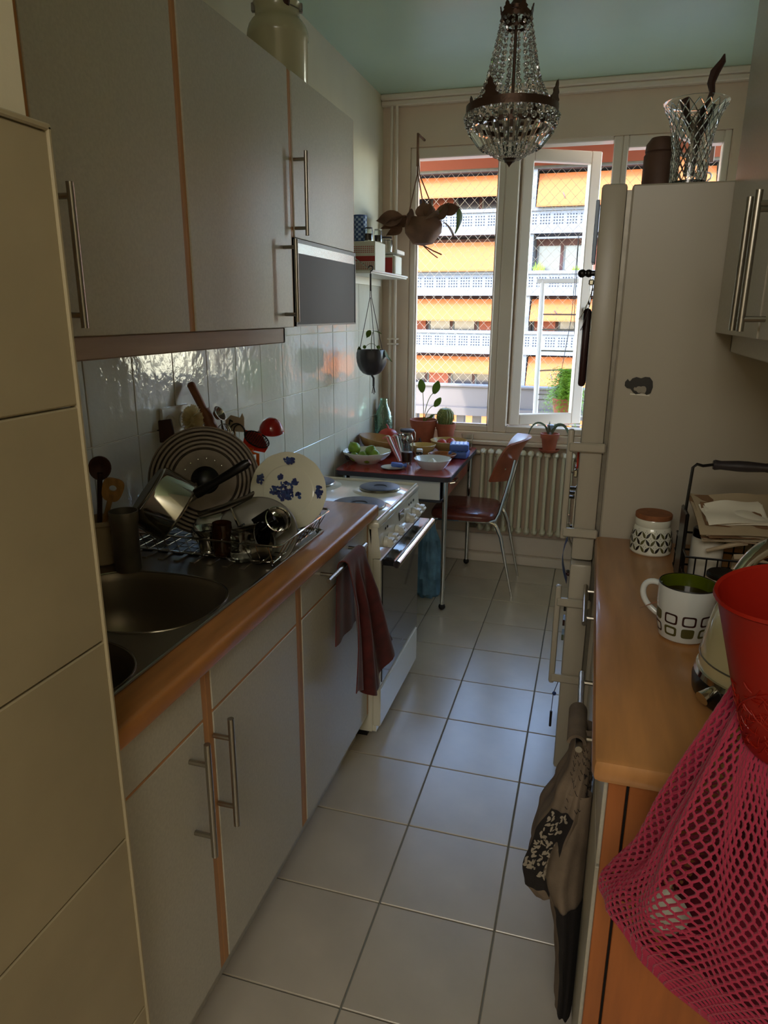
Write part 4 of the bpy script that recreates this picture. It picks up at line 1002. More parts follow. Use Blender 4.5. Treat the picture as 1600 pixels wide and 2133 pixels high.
obj('hinge', MB().box((.42, FY1-.06, 1.80), (.52, FY1-.01, 1.812), .003), 'dull_steel', fg, world=True)
# things stuck on the fridge door (door face x = .402), seen edge on
def stuck(nm, label, cat, y, z, parts):
    t = thing(nm, label, cat, (.4015, y, z))
    for pn, mb, mm in parts: obj(pn, mb, mm, t)
stuck('ball_magnet', 'black ball magnet sticking out of the fridge door', 'magnet', 1.0, 1.592, [('ball', MB().sphere((-.034, 0, 0), .0115, 14), 'plastic_black'), ('base', MB().tube([(0, 0, 0), (-.026, 0, 0)], .0075, 10).sphere((-.016, 0, 0), .011, 10), 'plastic_black')])
stuck('picture_card', 'long printed card at the top of the fridge door', 'card', 1.05, 1.70, [('card', MB().box((-.012, -.05, -.08), (-.002, .05, .08), .002), 'tin_pale'), ('print', MB().box((-.0125, -.04, -.06), (-.0118, .04, .02)), 'print_black')])
stuck('photo_print', 'dark photo print below the long card on the fridge door', 'photo', 1.02, 1.50, [('sheet', MB().sheet(lambda u, v: (-.004-.022*v*v, -.05+.1*u, .05-.11*v), 4, 6, .001), 'print_maroon'), ('border', MB().box((-.004, -.052, .048), (-.001, .052, .054)), 'paper_white')])
stuck('curled_leaflet', 'curled white leaflet held by a clip on the fridge door', 'paper', 1.0, 1.52, [('sheet', MB().sheet(lambda u, v: (-.003-.03*v*v, -.045+.09*u, .05-.10*v), 4, 6, .001), 'paper_white'), ('clip', MB().box((-.014, -.012, .04), (0, .012, .056), .003), 'chrome')])
stuck('oven_glove', 'dark red oven glove hanging flat on the fridge door', 'glove', 1.08, 1.38, [('glove', MB().box((-.022, -.06, -.10), (-.001, .06, .12), .009, seg=2), 'print_maroon'), ('loop', MB().tube(arc((-.01, 0, .13), .012, 0, PI, 8, 'yz'), .002, 6), 'print_maroon')])
stuck('flat_magnet', 'flat copper coloured magnet between the fridge handles', 'magnet', 1.0, 1.08, [('plate', MB().box((-.006, -.02, -.035), (0, .02, .035), .002), 'pumpkin'), ('edge', MB().box((-.008, -.021, -.036), (-.006, .021, -.03)), 'print_black')])
stuck('spring_clip', 'steel spring clip holding notes on the fridge door', 'clip', .99, 1.03, [('clip', MB().box((-.012, -.01, -.012), (0, .01, .012), .003), 'chrome'), ('lever', MB().tube([(-.012, 0, 0), (-.026, 0, .004)], .003, 6), 'chrome')])
stuck('letter_magnet', 'small black letter shaped magnet on the fridge door', 'magnet', .98, .975, [('letter', MB().box((-.022, -.008, -.02), (-.001, .008, -.013), .001).box((-.022, -.008, -.006), (-.001, .008, .001), .001).box((-.022, -.008, .008), (-.001, .008, .015), .001), 'print_black'), ('back', MB().box((-.001, -.012, -.024), (0, .012, .02)), 'dull_steel')])
stuck('note_paper', 'thin white note hanging low on the upper fridge door', 'paper', 1.0, .93, [('sheet', MB().box((-.003, -.04, -.06), (-.001, .04, .05)), 'paper_white'), ('magnet', MB().cyl(.008, 0, .006, 12, T(-.003, 0, .04) @ RY(-PI/2)), 'plastic_white')])
stuck('blue_pennant', 'blue striped cloth pennant hanging at the freezer door', 'cloth', 1.05, .78, [('cloth', MB().sheet(lambda u, v: (-.004-.022*math.sin(v*3), -.04+.08*u*(1-.3*v), .06-.17*v), 4, 8, .001), 'tin_blue'), ('tie', MB().box((-.012, -.006, .055), (0, .006, .07), .002), 'print_black')])
stuck('bottle_opener', 'shiny bent metal opener above the freezer handle', 'opener', .97, .83, [('arm', MB().tube([(-.014, 0, .05), (-.010, 0, .0), (.004, 0, -.03)], .0035, 8), 'chrome'), ('hook', MB().tube([(-.014, 0, .05), (-.016, 0, .075)], .002, 6), 'chrome')])
stuck('ladybird_magnet', 'tiny dark red and black magnet on the freezer door edge', 'magnet', .93, .733, [('body', MB().sphere((-.003, 0, 0), .007, 12), 'print_maroon'), ('head', MB().sphere((-.004, 0, .008), .005, 10), 'print_black')])
for i, (z, nm, mm, lb) in enumerate(((.60, 'word_magnet', 'print_black', 'black word magnet near the top of the freezer door'), (.55, 'word_magnet', 'print_maroon', 'maroon word magnet in the middle of the freezer door'), (.50, 'word_magnet', 'leaf_dark', 'dark green word magnet lowest of the three on the freezer door'))):
    stuck(nm, lb, 'magnet', 1.0, z, [('plate', MB().box((-.008, -.022, -.010), (-.001, .022, .010), .001), mm), ('back', MB().box((-.001, -.02, -.008), (0, .02, .008)), 'plastic_white')])
stuck('pen_on_string', 'dark pen hanging on a string at the bottom of the freezer door', 'pen', .96, .29, [('pen', MB().tube([(-.02, 0, -.10), (-.02, 0, -.045)], .004, 8), 'print_black'), ('string', MB().tube([(-.004, 0, .07), (-.018, 0, .02), (-.02, 0, -.045)], .0012, 5), 'print_black'), ('tassel', MB().sphere((-.015, 0, .02), .007, 8), 'tin_blue')])
# side magnet : little dark animal shape
el = thing('animal_magnet', 'dark animal shaped magnet on the side of the fridge', 'magnet', (.541, .9075, 1.302))
elp = [(-.036, .006), (-.030, .014), (-.024, .008), (-.018, .016), (-.008, .020), (.004, .017), (.014, .021), (.026, .020), (.034, .010), (.036, -.006), (.032, -.022), (.022, -.027), (.012, -.018), (.004, -.024), (-.006, -.026), (-.014, -.020), (-.020, -.012), (-.030, -.010), (-.036, -.004)]
obj('body', MB().prism(elp, 0, .003, RX(PI/2)), 'print_black', el); obj('pale_patch', MB().prism([(x*.45+.004, y*.4-.012) for x, y in elp], .003, .0036, RX(PI/2)), 'dull_steel', el); obj('pale_base', MB().prism([(-.02, -.028), (.03, -.030), (.03, -.026), (-.02, -.024)], 0, .002, RX(PI/2)), 'paper_white', el)
# glass vase on fridge
vz = thing('glass_vase', 'flared cut crystal vase holding dark driftwood on top of the fridge', 'vase', (.622, 1.10, 1.8005))
vp = [(0, .012), (.038, .012), (.040, 0), (.045, .004), (.045, .02), (.046, .06), (.047, .10), (.051, .14), (.062, .185), (.078, .212), (.082, .222), (.078, .224), (.058, .19), (.046, .14), (.041, .10), (.040, .03), (0, .024)]
obj('body', MB().lathe(vp, 64), 'glass_cut', vz)
cutm = MB()
for s in range(20):
    for sg in (1, -1):
        pts = []
        for k in range(15):
            z = .012+k*.0145; R_ = 0
            for i in range(4, 10):
                if vp[i][1] <= z <= vp[i+1][1]: R_ = vp[i][0]+(vp[i+1][0]-vp[i][0])*(z-vp[i][1])/(vp[i+1][1]-vp[i][1])
            a = 2*PI*s/20+sg*k*.157
            pts.append(((R_+.0006)*math.cos(a), (R_+.0006)*math.sin(a), z))
        cutm.tube(pts, .0016, 5, cap=False)
obj('cut_ridges', cutm, 'glass_cut', vz, kind='stuff')
tag(obj('driftwood', MB().tube([(0, 0, .03), (.005, 0, .09), (.012, 0, .15), (.02, .01, .2)], [.014, .014, .012, .006], 8).tube([(.012, 0, .12), (-.018, 0, .17), (-.03, 0, .215)], [.011, .008, .012], 8)
    .tube([(.008, 0, .10), (.03, 0, .16), (.045, 0, .20)], [.008, .006, .004], 6).tube([(.02, 0, .19), (.036, 0, .225), (.030, 0, .25), (.036, 0, .275), (.052, 0, .30), (.054, 0, .315)], [.005, .007, .010, .012, .008, .002], 8), 'wood_dark', loc=(.622, 1.10, 1.815)), 'dark twisted driftwood branch standing in the crystal vase', 'branch')
fl = thing('lidded_flask', 'brown cylindrical flask behind the crystal vase on the fridge', 'flask', (.552, 1.22, 1.8005))
obj('body', MB().lathe([(0, 0), (.042, 0), (.044, .01), (.044, .12), (.040, .126), (0, .126)], 28), 'leather', fl); obj('cap', MB().lathe([(.038, .126), (.042, .13), (.040, .15), (.028, .166), (0, .168)], 28), 'leather', fl)

# ------------------------------------------------------------------ RIGHT SIDE UNITS
rw = MB().box((.466, -.20, .831), (1.075, .903, .87), .012, seg=2)
tag(obj('worktop', rw, 'worktop_pale'), 'right hand beech worktop in front of the fridge', 'worktop')
def rbase(y0, y1, label):
    t = thing('base_cabinet', label, 'cabinet', (.78, (y0+y1)/2, 0))
    obj('body', MB().box((.505, y0, .10), (1.07, y1, .829)), 'beech', t, world=True, smooth=0)
    obj('plinth', MB().box((.53, y0+.01, 0), (1.06, y1, .10)), 'fridge_white', t, world=True, smooth=0)
    d = obj('drawer_front', MB().box((.487, y0+.004, .66), (.504, y1-.004, .826), .0015), 'cabinet_white', t, world=True)
    e = obj('door', MB().box((.487, y0+.004, .112), (.504, y1-.004, .655), .0015), 'cabinet_white', t, world=True)
    return t, d, e
ra, da, ea = rbase(.36, .90, 'right base cabinet nearest the fridge with a clear drawer handle')
bar_handle(da, (.452, .62, .715), (.452, .89, .715), .035, (1, 0, 0), inset=.04)
rb_, db, eb = rbase(-.165, .36, 'right base cabinet with orange wood end and a hanging grey towel')
bar_handle(db, (.452, .055, .715), (.452, .35, .715), .035, (1, 0, 0), inset=.04)
obj('end_panel', MB().box((.521, -.184, .0), (1.07, -.166, .829), .001), 'beech', rb_, world=True)
obj('end_strip', MB().box((.492, -.180, .0), (.517, -.166, .829), .001), 'beech', rb_, world=True)
obj('shadow_gap', MB().box((.516, -.176, .0), (.522, -.166, .829)), 'dark_gap', rb_, world=True, smooth=0)
# upper right
RU = .712
def rupper(y0, y1, label, hy):
    t = thing('wall_cabinet', label, 'cabinet', (.9, (y0+y1)/2, 1.44))
    obj('body', MB().box((RU+.02, y0+.001, 1.444), (1.07, y1-.001, 2.45)), 'cabinet_white', t, world=True, smooth=0)
    for yy in (y0, y1-.016): obj('side_edge', MB().box((RU+.004, yy+.0005, 1.44), (RU+.0215, yy+.0155, 2.45), .001), 'cabinet_edge', t, world=True)
    d = obj('door', MB().box((RU, y0+.012, 1.44), (RU+.018, y1-.002, 2.45), .0015), 'cabinet_white', t, world=True)
    bar_handle(d, (.672, hy, 1.455), (.672, hy, 1.695), .04, (1, 0, 0), inset=.022); return t
rupper(.385, .902, 'right wall cabinet nearest the fridge with a long bar handle', .425)
rupper(-.45, .383, 'right wall cabinet at the picture edge with its handle beside the other', .345)
tag(obj('light_rail', MB().box((.745, -.45, 1.394), (.762, .86, 1.439), .003).box((.745, .845, 1.394), (1.07, .86, 1.439), .003), 'cabinet_white'), 'pale light rail under the right wall cabinets', 'rail')

# ------------------------------------------------------------------ THINGS ON THE RIGHT WORKTOP
CZ = .8705
def cyl_patch(m, poly, rf, steps=1, m4=None, off=.0004):
    """poly: list of (angle, z) -> thin patch lying on a surface of revolution"""
    vs = [((rf(z)+off)*math.cos(a), (rf(z)+off)*math.sin(a), z) for a, z in poly]
    m.add(vs, [tuple(range(len(vs)))], m4)
cj2 = thing('ceramic_canister', 'white ceramic canister with leaf pattern and cork lid against the fridge', 'canister', (.607, .800, CZ), rz=0)
cprof = [(0, 0), (.050, 0), (.053, .004), (.0525, .035), (.047, .068), (.044, .074), (.0455, .078), (.0455, .090), (.044, .094), (.040, .094), (.040, .08), (0, .08)]
obj('body', MB().lathe(cprof, 48), 'porcelain', cj2); obj('lid', MB().cyl(.0465, .094, .108, 36, bev=.002), 'cork', cj2)
def crf(z): return .0532-.006*max(0, (z-.035)/.033) if z > .035 else .0531
pb, po_ = MB(), MB()
NL = 13
for row in range(3):
    z0 = .008+row*.019
    for i in range(NL):
        a0 = 2*PI*(i+.5*(row % 2))/NL
        for sg in (1, -1):
            w_ = 2*PI/NL*.5
            pol = []
            for k in range(7):
                t = k/6; pol.append((a0+sg*w_*t, z0+.002+.0170*t**.42))
            for k in range(5, 0, -1):
                t = k/6; pol.append((a0+sg*w_*t, z0+.002+.0170*t**3.0))
            (pb if (sg == 1) == (row != 1) else po_).add([((crf(z)+.0005)*math.cos(a), (crf(z)+.0005)*math.sin(a), z) for a, z in pol], [tuple(range(len(pol)))])
        for d, h in ((-.055, .013), (0, .018), (.055, .013)):
            for sg in (1,):
                z = z0+h+.004; r = crf(z)+.0006
                pb.add([(r*math.cos(a0+d+.018*math.cos(q)), r*math.sin(a0+d+.018*math.cos(q)), z+.0011*math.sin(q)) for q in [j*PI/3 for j in range(6)]], [(0, 1, 2, 3, 4, 5)])
obj('dark_leaf_print', pb, 'print_black', cj2, smooth=0); obj('olive_leaf_print', po_, 'print_olive', cj2, smooth=0)
# wire basket with handle
bk = thing('wire_basket', 'black wire basket with wooden grip full of papers and jars', 'basket', (.80, .60, CZ))
BXa, BXb, BYa, BYb = .655, .93, .50, .70
bm_ = MB()
for z in (.005, .045, .09): bm_.tube([(BXa, BYa, CZ+z), (BXb, BYa, CZ+z), (BXb, BYb, CZ+z), (BXa, BYb, CZ+z)], .0028, 6, closed=True)
k = 0
x = BXa+.02
while x < BXb:
    bm_.tube([(x, BYa, CZ+.005), (x, BYa, CZ+.09)], .0018, 5).tube([(x, BYb, CZ+.005), (x, BYb, CZ+.09)], .0018, 5).tube([(x, BYa, CZ+.005), (x, BYb, CZ+.005)], .0018, 5); x += .023
y = BYa+.02
while y < BYb: bm_.tube([(BXa, y, CZ+.005), (BXa, y, CZ+.09)], .0018, 5).tube([(BXb, y, CZ+.005), (BXb, y, CZ+.09)], .0018, 5); y += .023
obj('wire_frame', bm_, 'plastic_black', bk, world=True)
for x in (BXa, BXb): obj('side_plate', MB().box((x-.004, .555, CZ+.002), (x+.004, .645, CZ+.175), .003), 'plastic_black', bk, world=True)
obj('bail', MB().tube([(BXa, .60, CZ+.16), (BXa+.004, .60, CZ+.275), (BXa+.012, .60, CZ+.283), (BXa+.025, .60, CZ+.280), (BXa+.045, .60, CZ+.284), (BXb-.045, .60, CZ+.284), (BXb-.025, .60, CZ+.280), (BXb-.012, .60, CZ+.283), (BXb-.004, .60, CZ+.275), (BXb, .60, CZ+.16)], .0035, 8), 'plastic_black', bk, world=True)
obj('grip', MB().lathe([(0, -.062), (.010, -.062), (.012, -.058), (.010, -.046), (.0125, -.01), (.0125, .01), (.010, .046), (.012, .058), (.010, .062), (0, .062)], 16, T((BXa+BXb)/2-.03, .60, CZ+.284) @ RY(PI/2)), 'formica_edge', bk, world=True)
def paper_stack(nm, label, c, sx, sy, rz, z, n, mm, tilt=(0, 0)):
    t = thing(nm, label, 'paper', (c[0], c[1], z), rot=(tilt[0], tilt[1], rz))
    for i in range(n):
        k2 = random.uniform(-.006, .006)
        obj('sheet', MB().sheet(lambda u, v: ((u-.5)*sx+k2, (v-.5)*sy+k2, i*.0045+.003*math.sin(u*7+i*1.7)*(.3+v)+.003*math.sin(v*6+2*i+u*3)), 14, 9, .0012), mm if i % 3 != 1 else 'paper_brown', t, rot=(0, 0, random.uniform(-.10, .10)))
    return t
paper_stack('paper_bags', 'pile of folded paper bags lying across the wire basket', (.775, .60), .20, .17, .12, CZ+.150, 7, 'paper_beige', (.32, -.02))
paper_stack('folded_napkins', 'smaller folded cream paper on top of the bag pile', (.755, .575), .13, .085, .10, CZ+.172, 4, 'paper_white', (.35, -.03))
def bjar(label, x, y, r, h, mm, lid='plastic_black', z=CZ):
    t = thing('food_jar', label, 'jar', (x, y, z))
    obj('body', MB().lathe([(0, 0), (r*.95, 0), (r, .006), (r, h*.8), (r*.9, h*.86), (0, h*.86)], 28), mm, t); obj('lid', MB().cyl(r*.96, h*.82, h, 32, bev=.003), lid, t)
bjar('tub with tall black lid at the left inside the wire basket', .712, .60, .036, .125, 'cardboard', z=CZ+.008)
bjar('jar with flat dark lid in front of the wire basket', .728, .455, .036, .078, 'paper_beige')
bjar('brown jar behind the papers in the wire basket', .845, .62, .034, .11, 'glass_amber', z=CZ+.008)
tag(obj('paper_packet', MB().sheet(lambda u, v: (.14*u, .02*math.sin(v*3), .02+.055*v*(1-.25*u)+.004*math.sin(u*9)), 8, 6, .012), 'paper_beige', loc=(.76, .53, CZ+.01)), 'open beige paper packet standing in the wire basket', 'packet')
tag(obj('wooden_spoon', MB().tube([(-.035, 0, 0), (.025, 0, .022), (.045, 0, .03)], [.004, .006, .010], 8), 'paper_beige', loc=(.735, .535, CZ+.098)), 'pale spoon handle lying across the basket rim', 'spoon')
tub = thing('storage_tub', 'round beige plastic tub with lid behind the patterned mug', 'tub', (.722, .395, CZ))
obj('body', MB().lathe([(0, 0), (.045, 0), (.050, .045), (0, .045)], 36), 'bowl_yellow', tub); obj('lid', MB().cyl(.055, .045, .056, 40, bev=.003), 'paper_beige', tub)
# mug
mg = thing('mug', 'large white mug with brown and olive squares and green inside', 'mug', (.632, .268, CZ))
mp_ = [(0, .002), (.036, .002), (.038, 0), (.044, .004), (.0505, .035), (.0535, .075), (.054, .112), (.0525, .1135), (.0505, .112), (.0498, .075), (.046, .035), (.038, .010), (0, .008)]
obj('body', MB().lathe(mp_[:8], 48), 'porcelain_cool', mg); obj('lining', MB().lathe(mp_[7:], 48), 'green_glaze', mg)
obj('rim', MB().lathe([(.0543, .1115), (.0528, .1140), (.0505, .1118)], 48), 'print_black', mg)
obj('tea', MB().cyl(.0485, .085, .088, 36), 'tea', mg)
hc = Vector((math.cos(2.75), math.sin(2.75), 0))
obj('handle', MB().tube(bez(hc*.051+Vector((0, 0, .098)), hc*.090+Vector((0, 0, .112)), hc*.102+Vector((0, 0, .055)), hc*.048+Vector((0, 0, .034)), 16), .0060, 12), 'porcelain_cool', mg)
def mrf(z):
    for i in range(3, 7):
        if mp_[i][1] <= z <= mp_[i+1][1]: return mp_[i][0]+(mp_[i+1][0]-mp_[i][0])*(z-mp_[i][1])/(mp_[i+1][1]-mp_[i][1])+.0006
    return .0545
def sq_ring(m, a, z, w_, h_, t, solid=False):
    n = 24; out = []; inn = []
    for i in range(n):
        c = superell(0, 0, w_, h_, 2*PI*i/n, 5); out.append((a+c[0]/.05, z+c[1])); c = superell(0, 0, w_-t, h_-t, 2*PI*i/n, 5); inn.append((a+c[0]/.05, z+c[1]))
    f = lambda p: (mrf(p[1])*math.cos(p[0]), mrf(p[1])*math.sin(p[0]), p[1])
    vs = [f(p) for p in out]+[f(p) for p in inn]
    fs = [(i, (i+1) % n, n+(i+1) % n, n+i) for i in range(n)]
    if solid: fs.append(tuple(range(n, 2*n)))
    m.add(vs, fs)
mA, mB_ = MB(), MB()
for k in range(12):
    a = -PI/2-1.27+k*.66
    if a > 2.0: continue
    if k % 2 == 1: sq_ring(mA, a, .052, .0125, .0110, .0034); sq_ring(mB_, a, .026, .0125, .0105, .0045)
    elif k % 4 == 0: sq_ring(mB_, a, .052, .0120, .0105, .004, True); sq_ring(mA, a, .026, .0120, .0105, .0034)
    else: sq_ring(mA, a, .052, .0125, .0110, .0034); sq_ring(mB_, a, .026, .0120, .0105, .004, True)
obj('maroon_squares', mA, 'print_maroon', mg, smooth=0); obj('olive_squares', mB_, 'print_olive', mg, smooth=0)
tag(obj('tea_string', MB().tube([(.548, .26, CZ+.052), (.562, .262, CZ+.060), (.578, .268, CZ+.066)], [.0005, .001, .0015], 5), 'wood_mid'), 'small brown sliver poking out at the mug handle', 'stick')
# kettle
kt = thing('electric_kettle', 'cream retro electric kettle on a dark base with chrome handle', 'kettle', (.730, .045, CZ))
obj('base', MB().lathe([(0, 0), (.098, 0), (.106, .010), (.108, .030), (.102, .042), (0, .042)], 48), 'plastic_black', kt)
obj('chrome_band', MB().lathe([(.1025, .040), (.1065, .043), (.104, .052), (.100, .053)], 48), 'chrome', kt)
obj('body', MB().lathe([(.100, .050), (.101, .060), (.098, .10), (.088, .150), (.070, .185), (.045, .202), (0, .208)], 48), 'kettle_cream', kt)
obj('body_seam', MB().lathe([(.1008, .072), (.1022, .0735), (.1005, .075)], 48), 'dull_steel', kt)
obj('handle', MB().tube(bez((.07, .075, .13), (.06, .08, .26), (-.01, .06, .285), (-.06, .01, .215), 14), [.010+.006*math.sin(PI*i/14) for i in range(15)], 14), 'chrome', kt)
obj('lid_knob', MB().sphere((0, 0, .212), .012, 14), 'chrome', kt)
aa = math.atan2(-.045, -.11)+.25
obj('switch', MB().tube([Vector((.103*math.cos(aa), .103*math.sin(aa), .040)), Vector((.128*math.cos(aa), .128*math.sin(aa), .030))], [.008, .012], 12), 'chrome', kt)
obj('switch_dial', MB().sphere((.100*math.cos(aa+.28), .100*math.sin(aa+.28), .047), .010, 14), 'dull_steel', kt)

# ------------------------------------------------------------------ RED HOLDER AND NET BAG
rc = thing('red_holder', 'translucent red plastic holder hanging in front of the kettle', 'holder', (.672, -.315, 1.008), rot=(.06, -.14, 0))
hp_ = [(0, 0), (.044, 0), (.050, .010), (.061, .08), (.070, .15), (.0755, .189), (.077, .192), (.0745, .193), (.068, .15), (.058, .08), (.046, .012), (0, .004)]
obj('body', MB().lathe(hp_, 56), 'red_plastic', rc)
obj('rim', MB().lathe([(.0755, .189), (.0790, .192), (.0775, .1955), (.0740, .193)], 56), 'red_plastic', rc)
em = MB()
def hr(z): 
    for i in range(2, 5):
        if hp_[i][1] <= z <= hp_[i+1][1]: return hp_[i][0]+(hp_[i+1][0]-hp_[i][0])*(z-hp_[i][1])/(hp_[i+1][1]-hp_[i][1])
    return .06
random.seed(5)
for i in range(260):
    a = random.uniform(-PI*.95, .1); z = .015+.085*random.random(); a1 = a+random.uniform(-.25, .25); z1 = min(.105, max(.012, z+random.uniform(-.018, .018)))
    em.tube([((hr(z)+.0002)*math.cos(a), (hr(z)+.0002)*math.sin(a), z), ((hr((z+z1)/2)+.0012)*math.cos((a+a1)/2), (hr((z+z1)/2)+.0012)*math.sin((a+a1)/2), (z+z1)/2), ((hr(z1)+.0002)*math.cos(a1), (hr(z1)+.0002)*math.sin(a1), z1)], .0007, 4)
em.tube([((hr(min(.11, .108-.05*((a+PI*.55)/1.2)**2))+.001)*math.cos(a), (hr(.1)+.001)*math.sin(a), .108-.05*((a+PI*.55)/1.2)**2) for a in [-PI*.95+i*.12 for i in range(20)]], .0011, 5)
obj('embossing', em, 'red_plastic', rc, kind='stuff')
obj('hanging_strap', MB().tube([(.074, 0, .188), (.20, .0, .36), (.335, .02, .445)], .003, 6), 'red_plastic', rc)
hkb = thing('wall_hook', 'steel hook on the right wall that carries the red holder', 'hook', (1.07, -.29, 1.47))
obj('plate', MB().box((0, -.02, -.03), (.01, .02, .03), .002), 'steel_handle', hkb); obj('prong', MB().tube([(0, 0, 0), (-.05, 0, -.01), (-.06, 0, .012)], .004, 8), 'steel_handle', hkb)

BCX, BCY = .745, -.335
def bagpt(u, v, off=0.0):
    a = 2*PI*u
    key = [(0, .052, 1.060, .675), (.12, .085, .985, .675), (.28, .150, .90, .70), (.45, .215, .825, .735), (.60, .245, .765, .750), (.75, .225, .705, .760), (.88, .165, .645, .775), (.96, .085, .615, .785), (1.0, .01, .608, .79)]
    for i in range(len(key)-1):
        if key[i][0] <= v <= key[i+1][0]+1e-9:
            t = (v-key[i][0])/(key[i+1][0]-key[i][0]); t2 = t
            r = key[i][1]+(key[i+1][1]-key[i][1])*t2; z = key[i][2]+(key[i+1][2]-key[i][2])*t2; cx = key[i][3]+(key[i+1][3]-key[i][3])*t2
            break
    fold = 1+(.10*math.sin(9*a)+.06*math.sin(17*a+1))*(1-v)**1.5+.03*math.sin(5*a+6*v)
    lump = .022*math.exp(-((a-PI*1.0)**2)/.12-((v-.55)**2)/.008)
    r = (r+off)*fold+lump
    return Vector((cx+r*math.cos(a), BCY+.055*max(0, 1-v*2.5)+r*.52*math.sin(a), z-.012*math.sin(3*a)*(v > .5)*(1-v)))
bg_ = thing('net_bag', 'pink crocheted net shopping bag bulging below the red holder', 'bag', (.74, -.33, .58))
nb_ = MB(); NU, NV = 104, 62
vv = [(j/NV)**.92 for j in range(NV+1)]
for j in range(NV):
    for i in range(NU):
        u0 = (i+.5*(j % 2))/NU
        for sg in (-.5, .5):
            u1 = u0+sg/NU
            p0 = bagpt(u0 % 1, vv[j]); p1 = bagpt(u1 % 1, vv[j+1])
            # pull strands together in pairs near the nodes for a knotted look
            q0 = bagpt((u0+sg*.14/NU) % 1, vv[j]+(vv[j+1]-vv[j])*.30, .001); q1 = bagpt((u1-sg*.14/NU) % 1, vv[j]+(vv[j+1]-vv[j])*.70, .001)
            nb_.tube([p0, q0, q1, p1], [.0025, .0018, .0018, .0025], 4, cap=False)
obj('netting', nb_, 'net_pink', bg_, world=True, kind='stuff')
obj('strap', MB().tube([(.70, BCY+.03, 1.05), (.80, BCY+.06, 1.20), (.95, BCY+.05, 1.38), (1.02, -.29, 1.465)], .007, 8), 'net_pink', bg_, world=True)
# contents
random.seed(11)
tag(obj('cloth_bundle', MB().lathe([(0, -.125), (.11, -.115), (.185, -.055), (.205, .02), (.165, .09), (.10, .17), (.05, .26), (.03, .30), (0, .30)], 40, wob=lambda a, i, r, z: (r*(1+.06*math.sin(6*a+i)), z)), 'cloth_pink', loc=(.775, -.33, .745), rot=(0, -.18, 0)).__class__ and COL.objects[-1], 'folded pink cloth bundle filling the net bag', 'cloth')
COL.objects['cloth_bundle'].scale = (1, .50, 1)
for i, (x, y, z, r, lb) in enumerate(((.560, -.345, .775, .030, 'pale bulb showing at the left bulge of the net bag'), (.62, -.37, .72, .026, 'pale bulb low at the left side inside the net bag'), (.74, -.40, .70, .028, 'pale bulb low at the front inside the net bag'))):
    t = thing('garlic_bulb', lb, 'garlic', (x, y, z), group='bulbs in the net bag')
    obj('bulb', MB().lathe([(0, -r), (r*.6, -r*.8), (r, -r*.1), (r*.6, r*.6), (r*.15, r), (0, r*1.1)], 18, wob=lambda a, i, r_, z: (r_*(1+.07*math.cos(7*a)), z)), 'candy_pink' if i else 'porcelain', t)
    obj('stalk', MB().tube([(0, 0, r*.9), (.004, 0, r*1.5)], .003, 6), 'paper_beige', t)

# ------------------------------------------------------------------ TOWELS
def towel(nm, label, mm, fn, nu, nv, th=.003):
    o = obj(nm, MB().sheet(fn, nu, nv, th), mm, smooth=80); return tag(o, label, 'towel')
def redt(u, v):
    # v 0..1 : back bottom -> over bar -> front bottom ; u across y
    yw = .69+.03*min(1, max(0, v-.38)*3); hw = .072+.05*abs(v-.34)*1.4; y = yw+(u-.5)*2*hw+(.03*(v-.34) if v > .34 else 0)*1.2
    f = .012*math.sin(u*PI*5+.6)+.007*math.sin(u*PI*9+v*3)
    if v < .30: s = (v/.30); z = .56+(.80-.56)*s; x = -.222+.003*math.sin(u*12); 
    elif v < .38: q = (v-.30)/.08*PI; x = -.205-.014*math.cos(q); z = .802+.012*math.sin(q)
    else:
        s = (v-.38)/.62; z = .80-(.44-.05*math.cos(u*6)-.03*u)*s; x = -.190+f*min(1, s*3)+.035*s*(.4+u)
        y += .05*s*s*(u*1.6-.3)
        y = y-.02*math.sin(PI*s)*(u-.5)
    return (x, y, z)
rtw = towel('kitchen_towel', 'dark red tea towel hanging over the drawer handle', 'towel_red', redt, 34, 60)
st = MB()
for uu in (.12, .88): st.tube([Vector(redt(uu, .4+.6*k/30))+Vector((.0015, 0, 0)) for k in range(31)], .0009, 5)
obj('stripe', st, 'candy_pink', rtw)

def lobe(zs_, xl, xr, yc, hd, nf, ph):
    def f(u, v):
        z = zs_[0]+(zs_[-1]-zs_[0])*v; 
        for i in range(len(zs_)-1):
            if zs_[i] >= z >= zs_[i+1]-1e-9:
                t = (zs_[i]-z)/(zs_[i]-zs_[i+1]); t = t*t*(3-2*t); l = xl[i]+(xl[i+1]-xl[i])*t; break
        a = 2*PI*u; c, s_ = math.cos(a), math.sin(a); k = .25+.75*min(1, v*2.2)
        fo = 1+.10*math.sin(nf*a+ph+2.2*v)*min(1, v*4)+.05*math.sin(2.3*nf*a+5*v)*min(1, v*4)
        cx = (l+xr)/2; hw = (xr-l)/2
        return (cx+hw*c*(fo if c < .3 else 1+.15*(fo-1)), yc+hd*k*s_*fo, z+.012*math.sin(3*a+ph)*v*v)
    return f
LA = lobe([.722, .66, .587, .50, .41, .365, .345], [.446, .436, .415, .385, .370, .378, .395], .484, .13, .075, 5, .4)
LB = lobe([.60, .42, .356, .27, .18, .11], [.43, .40, .426, .440, .448, .450], .486, .09, .07, 4, 1.3)
gtw = towel('kitchen_towel', 'grey-brown patterned tea towel bunched over the right drawer handle', 'towel_grey', LA, 60, 40, .0)
obj('inner_fold', MB().sheet(LB, 44, 34), 'towel_grey', gtw, smooth=80)
obj('loop_over_bar', MB().sheet(lambda u, v: (.452-.012*math.cos(PI*v)-.004, .075+.12*u, .712+.014*math.sin(PI*v)), 10, 10, .006), 'towel_grey', gtw, smooth=80)
def push(p, c=(.44, .13), d=.003):
    q = Vector((p[0]-c[0], p[1]-c[1], 0)); q.normalize(); return Vector(p)+q*d
